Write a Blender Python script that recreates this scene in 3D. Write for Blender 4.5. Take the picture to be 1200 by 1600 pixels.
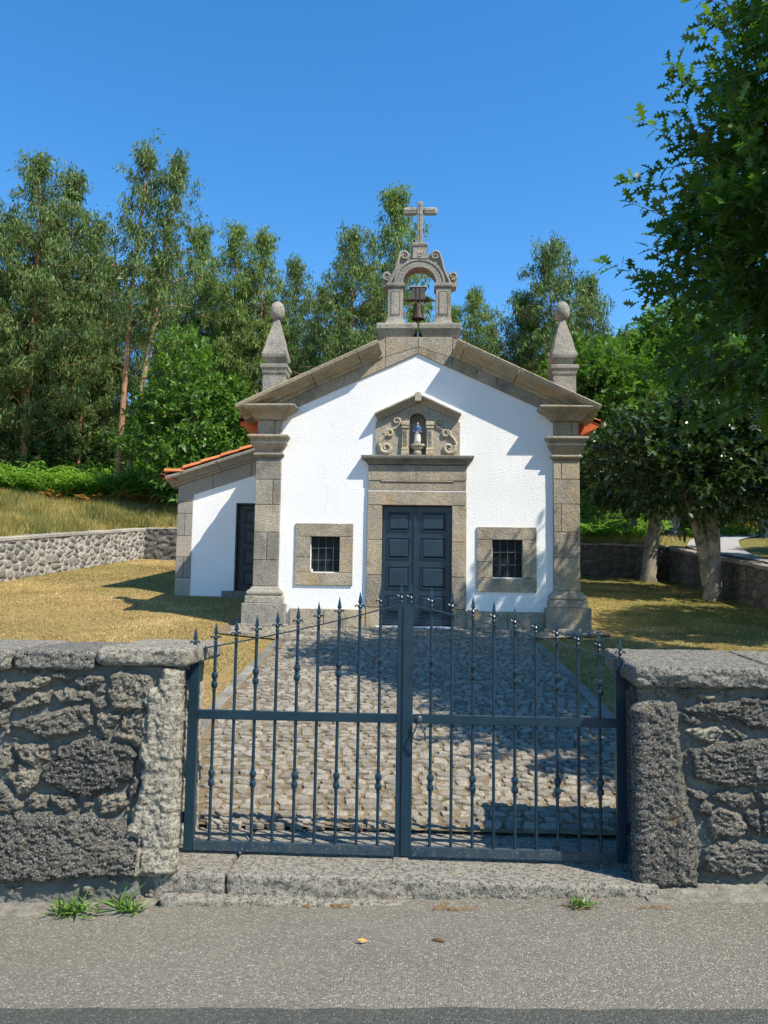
import bpy, bmesh, math, random
import numpy as np
from mathutils import Vector, Matrix, noise as mnoise
R = math.radians
sc = bpy.context.scene
col = sc.collection
for o in list(bpy.data.objects):
    bpy.data.objects.remove(o)

# ------------------------------------------------------------------ camera
pitch, yaw, roll = R(5.3), R(2.5), R(0.85)
F = Vector((-math.sin(yaw)*math.cos(pitch), math.cos(yaw)*math.cos(pitch), math.sin(pitch)))
Rv = Vector((math.cos(yaw), math.sin(yaw), 0)); Uv = Rv.cross(F)
r2 = Rv*math.cos(roll) + Uv*math.sin(roll); u2 = -Rv*math.sin(roll) + Uv*math.cos(roll)
cd = bpy.data.cameras.new('camera'); cam = bpy.data.objects.new('camera', cd); col.objects.link(cam)
cam.matrix_world = Matrix(((r2.x, u2.x, -F.x, 0), (r2.y, u2.y, -F.y, 0), (r2.z, u2.z, -F.z, 1.6), (0, 0, 0, 1)))
cd.sensor_fit = 'VERTICAL'; cd.sensor_height = 36.0; cd.lens = 28.125
cd.clip_start = 0.05; cd.clip_end = 3000
sc.camera = cam

# ------------------------------------------------------------------ world, sun, exposure
SUN = Vector((0.67, -0.45, 1.0)).normalized()
w = bpy.data.worlds.new('World'); sc.world = w; w.use_nodes = True
wn = w.node_tree; wn.nodes.clear()
sky = wn.nodes.new('ShaderNodeTexSky'); sky.sky_type = 'NISHITA'; sky.sun_disc = False
sky.sun_elevation = math.asin(SUN.z); sky.sun_rotation = math.atan2(SUN.x, SUN.y)
sky.altitude = 300; sky.air_density = 1.15; sky.dust_density = 0.1; sky.ozone_density = 3.2
bg = wn.nodes.new('ShaderNodeBackground'); bg.inputs[1].default_value = 0.14
wo = wn.nodes.new('ShaderNodeOutputWorld')
hs = wn.nodes.new('ShaderNodeHueSaturation'); hs.inputs['Saturation'].default_value = 1.32; hs.inputs['Value'].default_value = 1.06
wn.links.new(sky.outputs[0], hs.inputs['Color']); wn.links.new(hs.outputs[0], bg.inputs[0]); wn.links.new(bg.outputs[0], wo.inputs[0])
sl = bpy.data.lights.new('sun', 'SUN'); sl.energy = 5.0; sl.angle = R(0.5); sl.color = (1.0, 0.91, 0.77)
so = bpy.data.objects.new('sun', sl); col.objects.link(so)
so.rotation_euler = SUN.to_track_quat('Z', 'Y').to_euler(); so.location = (10, -8, 20)
sc.view_settings.view_transform = 'Standard'; sc.view_settings.look = 'None'
sc.view_settings.gamma = 1.0; sc.view_settings.exposure = 0.66
sc.view_settings.use_curve_mapping = False
sc.cycles.max_bounces = 6; sc.cycles.diffuse_bounces = 3; sc.cycles.transparent_max_bounces = 8
sc.cycles.use_denoising = True

# ------------------------------------------------------------------ materials
def nt(name):
    m = bpy.data.materials.new(name); m.use_nodes = True
    t = m.node_tree; t.nodes.clear()
    return m, t
class G:
    """tiny node-graph writer"""
    def __init__(s, name):
        s.m, s.t = nt(name)
        s.out = s.n('ShaderNodeOutputMaterial')
        s.tc = s.n('ShaderNodeTexCoord')
    def n(s, typ, **kw):
        x = s.t.nodes.new(typ)
        for k, v in kw.items(): setattr(x, k, v)
        return x
    def L(s, a, b): s.t.links.new(a, b)
    def set(s, sock, v):
        if hasattr(v, 'is_output') or isinstance(v, bpy.types.NodeSocket): s.L(v, sock)
        else: sock.default_value = v
    def co(s, scale=(1, 1, 1), rot=(0, 0, 0)):
        mp = s.n('ShaderNodeMapping'); mp.inputs['Scale'].default_value = scale; mp.inputs['Rotation'].default_value = rot
        s.L(s.tc.outputs['Object'], mp.inputs[0]); return mp.outputs[0]
    def noise(s, scale, detail=4, rough=.55, vec=None, dist=0):
        x = s.n('ShaderNodeTexNoise'); x.inputs['Scale'].default_value = scale; x.inputs['Detail'].default_value = detail
        x.inputs['Roughness'].default_value = rough; x.inputs['Distortion'].default_value = dist
        s.L(vec if vec is not None else s.tc.outputs['Object'], x.inputs['Vector']); return x.outputs[0]
    def vor(s, scale, vec=None, feat='F1', out=0):
        x = s.n('ShaderNodeTexVoronoi', feature=feat); x.inputs['Scale'].default_value = scale
        s.L(vec if vec is not None else s.tc.outputs['Object'], x.inputs['Vector']); return x.outputs[out]
    def ramp(s, fac, pts, interp='LINEAR'):
        x = s.n('ShaderNodeValToRGB'); x.color_ramp.interpolation = interp
        e = x.color_ramp.elements
        while len(e) < len(pts): e.new(.5)
        for i, (p, c) in enumerate(pts):
            e[i].position = p
            e[i].color = (c, c, c, 1) if not isinstance(c, (tuple, list)) else (*c, 1)
        s.set(x.inputs[0], fac); return x.outputs[0]
    def mix(s, fac, a, b, mode='MIX'):
        x = s.n('ShaderNodeMix', data_type='RGBA', blend_type=mode)
        s.set(x.inputs[0], fac)
        for i, v in ((6, a), (7, b)):
            if isinstance(v, (tuple, list)): x.inputs[i].default_value = (*v, 1) if len(v) == 3 else v
            else: s.L(v, x.inputs[i])
        return x.outputs[2]
    def math(s, op, a, b=0.0):
        x = s.n('ShaderNodeMath', operation=op); s.set(x.inputs[0], a); s.set(x.inputs[1], b); return x.outputs[0]
    def attr(s, name):
        x = s.n('ShaderNodeAttribute'); x.attribute_name = name; return x.outputs['Fac']
    def bump(s, h, strength=.5, dist=.01, nrm=None):
        x = s.n('ShaderNodeBump'); x.inputs['Strength'].default_value = strength; x.inputs['Distance'].default_value = dist
        s.L(h, x.inputs['Height'])
        if nrm is not None: s.L(nrm, x.inputs['Normal'])
        return x.outputs[0]
    def bsdf(s, colr, rough=.8, nrm=None, metal=0, spec=.3):
        b = s.n('ShaderNodeBsdfPrincipled')
        if isinstance(colr, (tuple, list)): b.inputs['Base Color'].default_value = (*colr, 1)
        else: s.L(colr, b.inputs['Base Color'])
        s.set(b.inputs['Roughness'], rough); b.inputs['Metallic'].default_value = metal
        b.inputs['Specular IOR Level'].default_value = spec
        if nrm is not None: s.L(nrm, b.inputs['Normal'])
        s.L(b.outputs[0], s.out.inputs[0]); return b

def mat_granite(name, c1, c2, c3, stain=.5, lich=(.34, .25, .09), dark=(.06, .055, .05), darkamt=.5, bs=1.0):
    g = G(name)
    sp = g.noise(230, 2, .6); md = g.noise(42, 4, .65); lg = g.noise(1.7, 5, .6); lg2 = g.noise(3.1, 5, .65, vec=g.co((1, 1, .6)))
    c = g.mix(g.ramp(md, [(.3, 0), (.7, 1)]), c1, c2)
    c = g.mix(g.ramp(lg, [(.35, 0), (.65, 1)]), c, c3)
    c = g.mix(g.math('MULTIPLY', g.ramp(g.noise(55, 4, .75), [(.50, 0), (.62, 1)]), .8), c, dark)
    c = g.mix(g.math('MULTIPLY', g.ramp(sp, [(.54, 0), (.64, 1)]), .6), c, (.66, .61, .52))
    c = g.mix(g.math('MULTIPLY', g.ramp(lg2, [(.52, 0), (.68, 1)]), stain), c, lich)
    c = g.mix(g.math('MULTIPLY', g.ramp(g.noise(2.3, 6, .7, vec=g.co((1, 1, .8), (0, 0, 1))), [(.48, 0), (.66, 1)]), darkamt), c, dark)
    t = g.attr('tone')
    c = g.mix(1.0, c, g.ramp(t, [(0, .62), (.5, 1.0), (1, (1.25, 1.2, 1.1))]), 'MULTIPLY')
    h = g.math('ADD', g.math('MULTIPLY', g.noise(48, 4, .75), 1.0), g.math('MULTIPLY', g.noise(14, 3, .6), .7))
    g.bsdf(c, .88, g.bump(h, .9*bs, .03), spec=.2)
    return g.m
M = {}
M['granite'] = mat_granite('granite_facade', (.42, .35, .245), (.53, .45, .325), (.35, .32, .26), .6, (.42, .28, .12), (.085, .075, .062), .45)
M['granite_grey'] = mat_granite('granite_weathered', (.36, .34, .285), (.44, .41, .34), (.28, .265, .24), .35, (.30, .25, .14), (.07, .068, .062), .5)
M['granite_new'] = mat_granite('granite_annex', (.37, .345, .29), (.43, .4, .34), (.34, .32, .28), .15, (.34, .28, .15), (.12, .11, .1), .15)
M['granite_carved'] = mat_granite('granite_carved', (.44, .39, .30), (.54, .49, .38), (.38, .355, .30), .4, (.40, .28, .12), (.09, .085, .075), .3)

def mat_plaster():
    g = G('white_plaster')
    n = g.noise(34, 4, .6); n2 = g.noise(90, 3, .6); big = g.noise(1.1, 5, .6)
    c = g.mix(g.ramp(big, [(.35, 0), (.7, 1)]), (.84, .84, .83), (.77, .775, .77))
    mp = g.n('ShaderNodeSeparateXYZ'); g.L(g.tc.outputs['Object'], mp.inputs[0])
    low = g.ramp(g.math('ADD', mp.outputs[2], g.math('MULTIPLY', g.noise(3, 5, .7), .5)), [(.30, 1), (.62, 0)])
    c = g.mix(g.math('MULTIPLY', g.math('MULTIPLY', low, g.ramp(g.noise(30, 4, .8), [(.42, 0), (.6, 1)])), .75), c, (.16, .15, .12))
    c = g.mix(g.math('MULTIPLY', g.ramp(g.noise(5, 6, .75), [(.64, 0), (.72, 1)]), .35), c, (.35, .36, .35))
    c = g.mix(g.math('MULTIPLY', g.ramp(g.noise(2.0, 5, .65, vec=g.co((5, 1, .35))), [(.56, 0), (.72, 1)]), .16), c, (.42, .43, .42))
    g.bsdf(c, .9, g.bump(g.math('ADD', g.math('MULTIPLY', n, 1.0), g.math('MULTIPLY', n2, .5)), .55, .016), spec=.1)
    return g.m
M['plaster'] = mat_plaster()

def mat_simple(name, c1, c2, scale, rough=.6, bs=.2, dist=.004, spec=.3, metal=0, wear=None, tone=False):
    g = G(name)
    c = g.mix(g.ramp(g.noise(scale, 5, .6), [(.35, 0), (.65, 1)]), c1, c2)
    if wear: c = g.mix(g.math('MULTIPLY', g.ramp(g.noise(wear[1], 6, .75, vec=g.co(wear[3])), [(wear[2], 0), (wear[2]+.06, 1)]), wear[4]), c, wear[0])
    if tone: c = g.mix(1.0, c, g.ramp(g.attr('tone'), [(0, .55), (.5, 1.0), (1, 1.5)]), 'MULTIPLY')
    g.bsdf(c, rough, g.bump(g.noise(scale*4, 4, .6), bs, dist), metal, spec)
    return g.m
M['door'] = mat_simple('door_paint', (.006, .020, .040), (.010, .030, .054), 6, .38, .35, .004, .5, wear=((.30, .32, .33), 9, .69, (1, 1, 14), .8))
M['door_dark'] = mat_simple('annex_door_paint', (.018, .026, .032), (.03, .04, .048), 6, .5, .3, .004, .4)
M['glass'] = mat_simple('dark_window', (.008, .011, .014), (.014, .018, .022), 4, .5, 0, .001, .2)
M['iron'] = mat_simple('gate_paint', (.008, .027, .043), (.012, .037, .058), 9, .34, .25, .002, .35, wear=((.16, .15, .12), 55, .66, (1, 1, 1), .35))
M['iron_dusty'] = mat_simple('gate_paint_dusty', (.014, .036, .06), (.035, .055, .065), 14, .45, .3, .002, .4, wear=((.25, .22, .16), 75, .57, (1, 1, 1), .55))
M['grille'] = mat_simple('grille_iron', (.05, .07, .08), (.09, .11, .12), 30, .5, .2, .002)
M['wood_dark'] = mat_simple('yoke_wood', (.05, .045, .042), (.10, .09, .085), 12, .7, .4, .004)
M['bronze'] = mat_simple('bell_bronze', (.055, .034, .024), (.035, .027, .022), 9, .65, .2, .003, .5, metal=.4)
M['rust'] = mat_simple('bell_iron', (.035, .025, .02), (.06, .04, .03), 20, .7, .2, .002)
M['tile'] = mat_simple('clay_tile', (.52, .155, .055), (.62, .22, .09), 5, .8, .3, .004, .2, wear=((.2, .1, .06), 8, .6, (1, 1, 1), .35), tone=True)
M['tilered'] = mat_simple('clay_eaves', (.50, .10, .035), (.58, .14, .05), 5, .8, .3, .004, .2)
M['mortar'] = mat_simple('mortar', (.30, .30, .28), (.20, .20, .19), 10, .95, .7, .01, .1)
M['statue_blue'] = mat_simple('statue_blue', (.03, .08, .2), (.06, .12, .26), 30, .5, .1)
M['statue_white'] = mat_simple('statue_white', (.6, .56, .5), (.7, .66, .6), 30, .5, .1)
M['statue_skin'] = mat_simple('statue_skin', (.4, .25, .17), (.46, .3, .2), 30, .5, .1)
M['statue_hair'] = mat_simple('statue_hair', (.04, .022, .014), (.05, .03, .02), 30, .6, .1)
M['pole'] = mat_simple('pole_concrete', (.40, .39, .36), (.3, .29, .27), 12, .9, .3)
M['twig'] = mat_simple('twig_bark', (.09, .05, .025), (.16, .09, .045), 40, .9, .5)
M['deadleaf'] = mat_simple('dead_leaf', (.45, .22, .06), (.55, .32, .12), 30, .8, .2)

def mat_rubble(name, mort, stones, lich=.5, bs=1.0, fine=1.0, white=.35):
    """mortar / stone from the mask attribute, one tone per stone"""
    g = G(name)
    t = g.attr('tone'); mk = g.attr('mask')
    c = g.ramp(t, stones)
    n1 = g.noise(38*fine, 7, .82); n2 = g.noise(120*fine, 4, .8); n3 = g.noise(6*fine, 5, .65)
    c = g.mix(g.ramp(n1, [(.45, 0), (.53, 1)]), g.mix(.78, c, (.02, .02, .02)), c)  # pit shade put into the colour: stone darkened where the bump is low
    c = g.mix(g.math('MULTIPLY', g.ramp(n2, [(.525, 0), (.575, 1)]), white*1.15), c, (.66, .64, .56))
    c = g.mix(g.math('MULTIPLY', g.ramp(g.noise(9*fine, 5, .75), [(.60, 0), (.68, 1)]), lich), c, (.42, .41, .37))
    c = g.mix(g.math('MULTIPLY', g.ramp(g.noise(7*fine, 5, .7, vec=g.co((1, 1, 1.3), (0, 0, 2))), [(.64, 0), (.70, 1)]), lich), c, (.40, .25, .05))
    mc = g.mix(g.ramp(n3, [(.3, 0), (.7, 1)]), mort[0], mort[1])
    mc = g.mix(g.math('MULTIPLY', g.ramp(n2, [(.5, 0), (.7, 1)]), .4), mc, (.10, .10, .09))
    fac = g.ramp(mk, [(.25, 0), (.5, 1)])
    c = g.mix(fac, mc, c)
    h = g.math('ADD', g.math('MULTIPLY', n1, 1.0), g.math('MULTIPLY', n2, .5))
    g.bsdf(c, .93, g.bump(h, 1.0*bs, .03), spec=.15)
    return g.m
M['rubble'] = mat_rubble('rubble_front', ((.34, .34, .30), (.19, .19, .165)),
    [(0, (.065, .062, .058)), (.3, (.14, .13, .112)), (.6, (.27, .245, .19)), (.85, (.40, .345, .24)), (1, (.60, .545, .42))], .5, 1.0, 1.0, .5)
M['rubble_l'] = mat_rubble('rubble_boundary', ((.50, .49, .45), (.34, .33, .30)),
    [(0, (.15, .147, .135)), (.5, (.26, .245, .21)), (1, (.40, .37, .30))], .5, 1.0, .35, .4)
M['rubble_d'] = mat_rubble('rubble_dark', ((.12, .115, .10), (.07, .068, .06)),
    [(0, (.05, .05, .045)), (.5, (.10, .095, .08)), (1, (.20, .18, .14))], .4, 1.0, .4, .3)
M['coping'] = mat_rubble('coping_granite', ((.2, .2, .18), (.2, .2, .18)),
    [(0, (.20, .19, .165)), (.5, (.35, .325, .27)), (1, (.46, .42, .33))], .5, 1.0, 1.0, .6)

def mat_asphalt(nm='asphalt', k=1.0, tint=(1, 1, 1)):
    g = G(nm)
    v = g.vor(105); vc = g.n('ShaderNodeTexVoronoi'); vc.inputs['Scale'].default_value = 105; g.L(g.tc.outputs['Object'], vc.inputs['Vector'])
    sep = g.n('ShaderNodeSeparateColor'); g.L(vc.outputs['Color'], sep.inputs[0])
    base = g.mix(g.ramp(g.noise(1.3, 5, .6), [(.3, 0), (.7, 1)]), (.190, .173, .135), (.150, .138, .110))
    base = g.mix(g.math('MULTIPLY', g.ramp(g.noise(.8, 6, .7, vec=g.co((1, 3, 1))), [(.5, 0), (.7, 1)]), .5), base, (.20, .18, .145))
    st = g.ramp(sep.outputs[0], [(0, (.075, .070, .056)), (.4, (.155, .145, .115)), (.75, (.28, .262, .21)), (1, (.44, .42, .35))])
    c = g.mix(g.ramp(v, [(.25, 1), (.60, 0)]), base, st)
    c = g.mix(g.math('MULTIPLY', g.ramp(g.noise(260, 3, .7), [(.5, 0), (.7, 1)]), .5), c, (.05, .047, .04))
    if k != 1.0: c = g.mix(1.0, c, tuple(k*t for t in tint), 'MULTIPLY')
    h = g.math('ADD', g.ramp(v, [(0, 1), (.8, 0)]), g.noise(200, 3, .6))
    g.bsdf(c, .9, g.bump(h, .7, .006), spec=.25)
    return g.m
M['asphalt'] = mat_asphalt()
M['asphalt_bluish'] = mat_asphalt('asphalt_bluish', .48, (.88, 1.0, 1.06))
M['asphalt_dark'] = mat_simple('asphalt_dark', (.048, .056, .060), (.070, .078, .080), 180, .85, .9, .006, .3, wear=((.16, .16, .155), 150, .60, (1, 1, 1), .7))
M['lane'] = mat_simple('lane_asphalt', (.34, .34, .33), (.28, .28, .27), 6, .9, .4)
M['concrete'] = mat_simple('rough_concrete', (.24, .225, .185), (.13, .122, .10), 16, .95, .9, .012, .15, wear=((.40, .37, .31), 40, .58, (1, 1, 1), .5))

def mat_ground():
    g = G('ground')
    sx = g.n('ShaderNodeSeparateXYZ'); g.L(g.tc.outputs['Object'], sx.inputs[0])
    n = g.noise(1.4, 6, .65); f = g.noise(26, 5, .75, vec=g.co((1, .45, 1))); ff = g.noise(90, 3, .7)
    dry = g.mix(g.ramp(f, [(.3, 0), (.7, 1)]), (.21, .135, .048), (.58, .42, .18))
    grn = g.mix(g.ramp(f, [(.3, 0), (.7, 1)]), (.07, .085, .018), (.22, .225, .06))
    # greener to the right (x>2) and near the chapel side
    gx = g.math('ADD', g.math('MULTIPLY', sx.outputs[0], .035), n)
    c = g.mix(g.ramp(gx, [(.50, 0), (.78, .8)]), dry, grn)
    soil = g.mix(g.ramp(g.noise(7, 5, .7), [(.3, 0), (.7, 1)]), (.05, .035, .02), (.13, .085, .04))
    far = g.math('ADD', sx.outputs[1], g.math('MULTIPLY', n, 4))
    c = g.mix(g.ramp(g.math('DIVIDE', far, 60), [(.545, 0), (.62, 1)]), c, soil)
    c = g.mix(g.math('MULTIPLY', g.ramp(ff, [(.35, 1), (.5, 0)]), .5), c, (.04, .03, .012))
    g.bsdf(c, .95, g.bump(g.math('ADD', f, ff), .9, .03), spec=.1)
    return g.m
M['ground'] = mat_ground()

def mat_cobble():
    g = G('cobble_granite')
    t = g.attr('tone')
    c = g.ramp(t, [(0, (.185, .168, .135)), (.5, (.265, .24, .19)), (1, (.35, .318, .255))])
    c = g.mix(g.ramp(g.noise(45, 5, .7), [(.35, 0), (.6, 1)]), g.mix(.5, c, (.07, .068, .06)), c)
    c = g.mix(g.math('MULTIPLY', g.ramp(g.noise(5, 5, .7), [(.55, 0), (.66, 1)]), .35), c, (.24, .20, .12))
    g.bsdf(c, .8, g.bump(g.noise(70, 4, .7), .6, .012), spec=.3)
    return g.m
M['cobble'] = mat_cobble()
M['joint'] = mat_simple('joint_dirt', (.13, .095, .055), (.24, .185, .11), 18, .95, .9, .012, .1, wear=((.06, .09, .02), 3, .58, (1, 1, 1), .7))

def mat_leaf(name, c0, c1, c2, trans=.3, rough=.42, spec=.5, tw=1.0):
    g = G(name)
    c = g.ramp(g.attr('tone'), [(0, c0), (.5, c1), (1, c2)])
    b = g.n('ShaderNodeBsdfPrincipled'); g.L(c, b.inputs['Base Color']); b.inputs['Roughness'].default_value = rough
    b.inputs['Specular IOR Level'].default_value = spec
    tr = g.n('ShaderNodeBsdfTranslucent'); g.L(g.mix(1.0, c, (1.3*tw, 1.5*tw, .6*tw), 'MULTIPLY'), tr.inputs[0])
    mx = g.n('ShaderNodeMixShader'); mx.inputs[0].default_value = trans
    g.L(b.outputs[0], mx.inputs[1]); g.L(tr.outputs[0], mx.inputs[2]); g.L(mx.outputs[0], g.out.inputs[0])
    return g.m
M['euc'] = mat_leaf('eucalyptus_leaf', (.05, .085, .024), (.10, .155, .045), (.20, .27, .09), .3, .5, .25)
M['euc_warm'] = mat_leaf('eucalyptus_leaf_young', (.075, .12, .026), (.14, .21, .05), (.24, .32, .09), .33, .5, .25)
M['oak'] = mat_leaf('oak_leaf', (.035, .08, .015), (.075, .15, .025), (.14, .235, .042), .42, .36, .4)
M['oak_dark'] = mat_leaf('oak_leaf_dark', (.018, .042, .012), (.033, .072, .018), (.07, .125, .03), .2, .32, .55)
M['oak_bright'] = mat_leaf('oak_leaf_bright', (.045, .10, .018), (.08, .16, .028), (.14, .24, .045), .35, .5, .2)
M['bright'] = mat_leaf('broadleaf_bright', (.045, .105, .018), (.09, .18, .03), (.16, .28, .05), .32, .42, .35)
M['shrub'] = mat_leaf('shrub_leaf', (.03, .06, .015), (.055, .10, .025), (.10, .16, .04), .25, .5, .3)
M['fern'] = mat_leaf('fern_frond', (.10, .20, .028), (.16, .30, .042), (.27, .40, .07), .4, .6, .15)
M['fern_dry'] = mat_leaf('fern_dry', (.20, .09, .02), (.34, .17, .04), (.45, .28, .07), .3, .7, .1)
M['straw'] = mat_leaf('straw', (.13, .12, .03), (.29, .24, .07), (.52, .42, .17), .3, .7, .15, .9)
M['blade'] = mat_leaf('grass_blade', (.10, .075, .025), (.36, .265, .10), (.70, .55, .28), .25, .7, .15, .9)
M['blade_green'] = mat_leaf('grass_blade_green', (.04, .065, .012), (.15, .17, .035), (.42, .38, .14), .25, .65, .15)
M['weed'] = mat_leaf('weed_leaf', (.07, .15, .03), (.11, .22, .04), (.18, .30, .07), .3, .45, .35)
def mat_bark(name, c1, c2, c3, sc_=8):
    g = G(name)
    v = g.co((1, 1, .18))
    c = g.mix(g.ramp(g.noise(sc_*2, 5, .7, vec=v), [(.35, 0), (.62, 1)]), c1, c2)
    c = g.mix(g.ramp(g.noise(2.2, 5, .65), [(.48, 0), (.62, 1)]), c, c3)
    c = g.mix(g.math('MULTIPLY', g.ramp(g.noise(9, 6, .75), [(.55, 0), (.66, 1)]), .5), c, (.04, .036, .03))
    g.bsdf(c, .9, g.bump(g.noise(sc_*6, 5, .7, vec=v), .6, .02), spec=.15)
    return g.m
M['bark_euc'] = mat_bark('bark_eucalyptus', (.30, .15, .08), (.40, .24, .15), (.22, .12, .07))
M['bark_euc_pale'] = mat_bark('bark_eucalyptus_pale', (.30, .19, .11), (.36, .27, .19), (.26, .15, .08))
M['bark_oak'] = mat_bark('bark_oak', (.20, .18, .14), (.30, .275, .22), (.12, .115, .095))

# ------------------------------------------------------------------ object helpers
def tag(o, label=None, cat=None, group=None, kind=None):
    if label: o['label'] = label
    if cat: o['category'] = cat
    if group: o['group'] = group
    if kind: o['kind'] = kind
    return o
def empty(name, loc, label, cat, group=None, rz=0):
    o = bpy.data.objects.new(name, None); o.location = loc; o.rotation_euler.z = rz
    o.empty_display_size = .2; col.objects.link(o)
    return tag(o, label, cat, group)
def link(name, me, mat, parent=None, smooth=False):
    o = bpy.data.objects.new(name, me); col.objects.link(o)
    if mat is not None: me.materials.append(mat)
    if parent is not None: o.parent = parent
    if smooth: me.polygons.foreach_set('use_smooth', [True]*len(me.polygons))
    return o
def org(parent):
    v = Vector((0, 0, 0)); p = parent
    while p is not None: v = v + p.location; p = p.parent
    return v
def attr(me, name, vals):
    a = me.attributes.new(name, 'FLOAT', 'POINT'); a.data.foreach_set('value', np.asarray(vals, np.float32))
def fastmesh(name, V, k, nf, idx=None, attrs=None):
    """V (n,3); nf faces of k corners each; idx flat corner indices"""
    me = bpy.data.meshes.new(name)
    V = np.ascontiguousarray(V, np.float32)
    me.vertices.add(len(V)); me.vertices.foreach_set('co', V.ravel())
    if idx is None: idx = np.arange(len(V))
    me.loops.add(nf*k); me.loops.foreach_set('vertex_index', np.asarray(idx, np.int32).ravel())
    me.polygons.add(nf); me.polygons.foreach_set('loop_start', np.arange(0, nf*k, k, dtype=np.int32))
    me.update(calc_edges=True)
    for n_, v_ in (attrs or {}).items(): attr(me, n_, v_)
    return me
def gridmesh(name, P, attrs=None, wrap=False):
    """P (a,b,3) -> quads"""
    a, b = P.shape[:2]
    i = np.arange(a*b).reshape(a, b)
    q = np.stack([i[:-1, :-1], i[1:, :-1], i[1:, 1:], i[:-1, 1:]], -1).reshape(-1, 4)
    return fastmesh(name, P.reshape(-1, 3), 4, len(q), q, attrs)

class MB:
    def __init__(s): s.v = []; s.f = []; s.t = []
    def add(s, V, Fc, tone=.5):
        b = len(s.v); s.v += [tuple(p) for p in V]; s.f += [tuple(i+b for i in f) for f in Fc]; s.t += [tone]*len(V)
    def box(s, x0, x1, y0, y1, z0, z1, tone=.5):
        s.add([(x0, y0, z0), (x1, y0, z0), (x1, y1, z0), (x0, y1, z0), (x0, y0, z1), (x1, y0, z1), (x1, y1, z1), (x0, y1, z1)],
              [(0, 3, 2, 1), (4, 5, 6, 7), (0, 1, 5, 4), (1, 2, 6, 5), (2, 3, 7, 6), (3, 0, 4, 7)], tone)
    def stack(s, x0, x1, y0, y1, prof, back=False, tone=.5):
        """rectangle rings expanded by 'out' at each height: mouldings with returns"""
        V = []
        for o, z in prof:
            yb = y1 + (o if back else 0)
            V += [(x0-o, y0-o, z), (x1+o, y0-o, z), (x1+o, yb, z), (x0-o, yb, z)]
        Fc = [(3, 2, 1, 0)]
        for i in range(len(prof)-1):
            a = 4*i
            for k in range(4):
                Fc.append((a+k, a+(k+1) % 4, a+4+(k+1) % 4, a+4+k))
        n = 4*(len(prof)-1); Fc.append((n, n+1, n+2, n+3))
        s.add(V, Fc, tone)
    def lathe(s, c, prof, n=16, sx=1, sy=1, tone=.5, square=False):
        V = []
        for r_, z in prof:
            for k in range(n):
                a = 2*math.pi*(k+.5)/n
                if square:
                    m = 1/max(abs(math.cos(a)), abs(math.sin(a)))
                else: m = 1
                V.append((c[0]+r_*sx*m*math.cos(a), c[1]+r_*sy*m*math.sin(a), c[2]+z))
        Fc = [tuple(reversed(range(n)))]
        for i in range(len(prof)-1):
            for k in range(n):
                Fc.append((i*n+k, i*n+(k+1) % n, (i+1)*n+(k+1) % n, (i+1)*n+k))
        m = (len(prof)-1)*n; Fc.append(tuple(range(m, m+n)))
        s.add(V, Fc, tone)
    def tube(s, pts, rad, n=8, tone=.5, close=False):
        pts = [Vector(p) for p in pts]; N = len(pts)
        if not hasattr(rad, '__len__'): rad = [rad]*N
        V = []; prev = None
        for i, p in enumerate(pts):
            if close: d = pts[(i+1) % N]-pts[i-1]
            else: d = pts[min(i+1, N-1)]-pts[max(i-1, 0)]
            d.normalize()
            if prev is None:
                up = Vector((0, 0, 1)) if abs(d.z) < .9 else Vector((1, 0, 0))
                a = d.cross(up).normalized()
            else: a = (prev - d*prev.dot(d)).normalized()
            prev = a; b = d.cross(a)
            for k in range(n):
                t = 2*math.pi*k/n
                V.append(p + (a*math.cos(t)+b*math.sin(t))*rad[i])
        Fc = []
        for i in range(N if close else N-1):
            for k in range(n):
                j = (i+1) % N
                Fc.append((i*n+k, i*n+(k+1) % n, j*n+(k+1) % n, j*n+k))
        if not close: Fc += [tuple(reversed(range(n))), tuple(range((N-1)*n, N*n))]
        s.add(V, Fc, tone)
    def prism(s, poly, y0, y1, tone=.5):
        """poly = (x,z) outline extruded in y"""
        n = len(poly)
        ar = sum(poly[i][0]*poly[(i+1) % n][1]-poly[(i+1) % n][0]*poly[i][1] for i in range(n))
        if ar < 0: poly = poly[::-1]
        V = [(x, y0, z) for x, z in poly] + [(x, y1, z) for x, z in poly]
        Fc = [tuple(range(n)), tuple(reversed(range(n, 2*n)))]
        for i in range(n):
            j = (i+1) % n; Fc.append((j, i, i+n, j+n))
        s.add(V, Fc, tone)
    def sweep(s, prof, A, B, y, tone=.5, cutA=None, cutB=None):
        """(out,height) profile swept from A to B (x,z) on a wall at y, facing -y; prof closed"""
        A = Vector(A); B = Vector(B); d = (B-A).normalized(); nn = Vector((-d.y, d.x))
        if nn.y < 0: nn = -nn
        n = len(prof); V = []
        for P in (A, B):
            for o, h in prof:
                q = P + nn*h; V.append((q.x, y-o, q.y))
        Fc = [tuple(range(n)), tuple(reversed(range(n, 2*n)))] + [((i+1) % n, i, i+n, (i+1) % n+n) for i in range(n)]
        s.add(V, Fc, tone)
    def build(s, name, mat, parent=None, bevel=0, smooth=False, seg=1):
        me = bpy.data.meshes.new(name); o_ = org(parent)
        me.from_pydata([(x-o_.x, y-o_.y, z-o_.z) for x, y, z in s.v], [], s.f)
        attr(me, 'tone', s.t)
        bm = bmesh.new(); bm.from_mesh(me); bmesh.ops.recalc_face_normals(bm, faces=bm.faces)
        if bevel:
            es = [e for e in bm.edges if len(e.link_faces) == 2 and e.calc_face_angle(0) > .5]
            bmesh.ops.bevel(bm, geom=es, offset=bevel, segments=seg, affect='EDGES', clamp_overlap=True)
        bm.to_mesh(me); bm.free()
        o = link(name, me, mat, parent)
        if smooth:
            me.polygons.foreach_set('use_smooth', [True]*len(me.polygons))
            try: me.set_sharp_from_angle(angle=R(38))
            except Exception: pass
        return o

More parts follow.
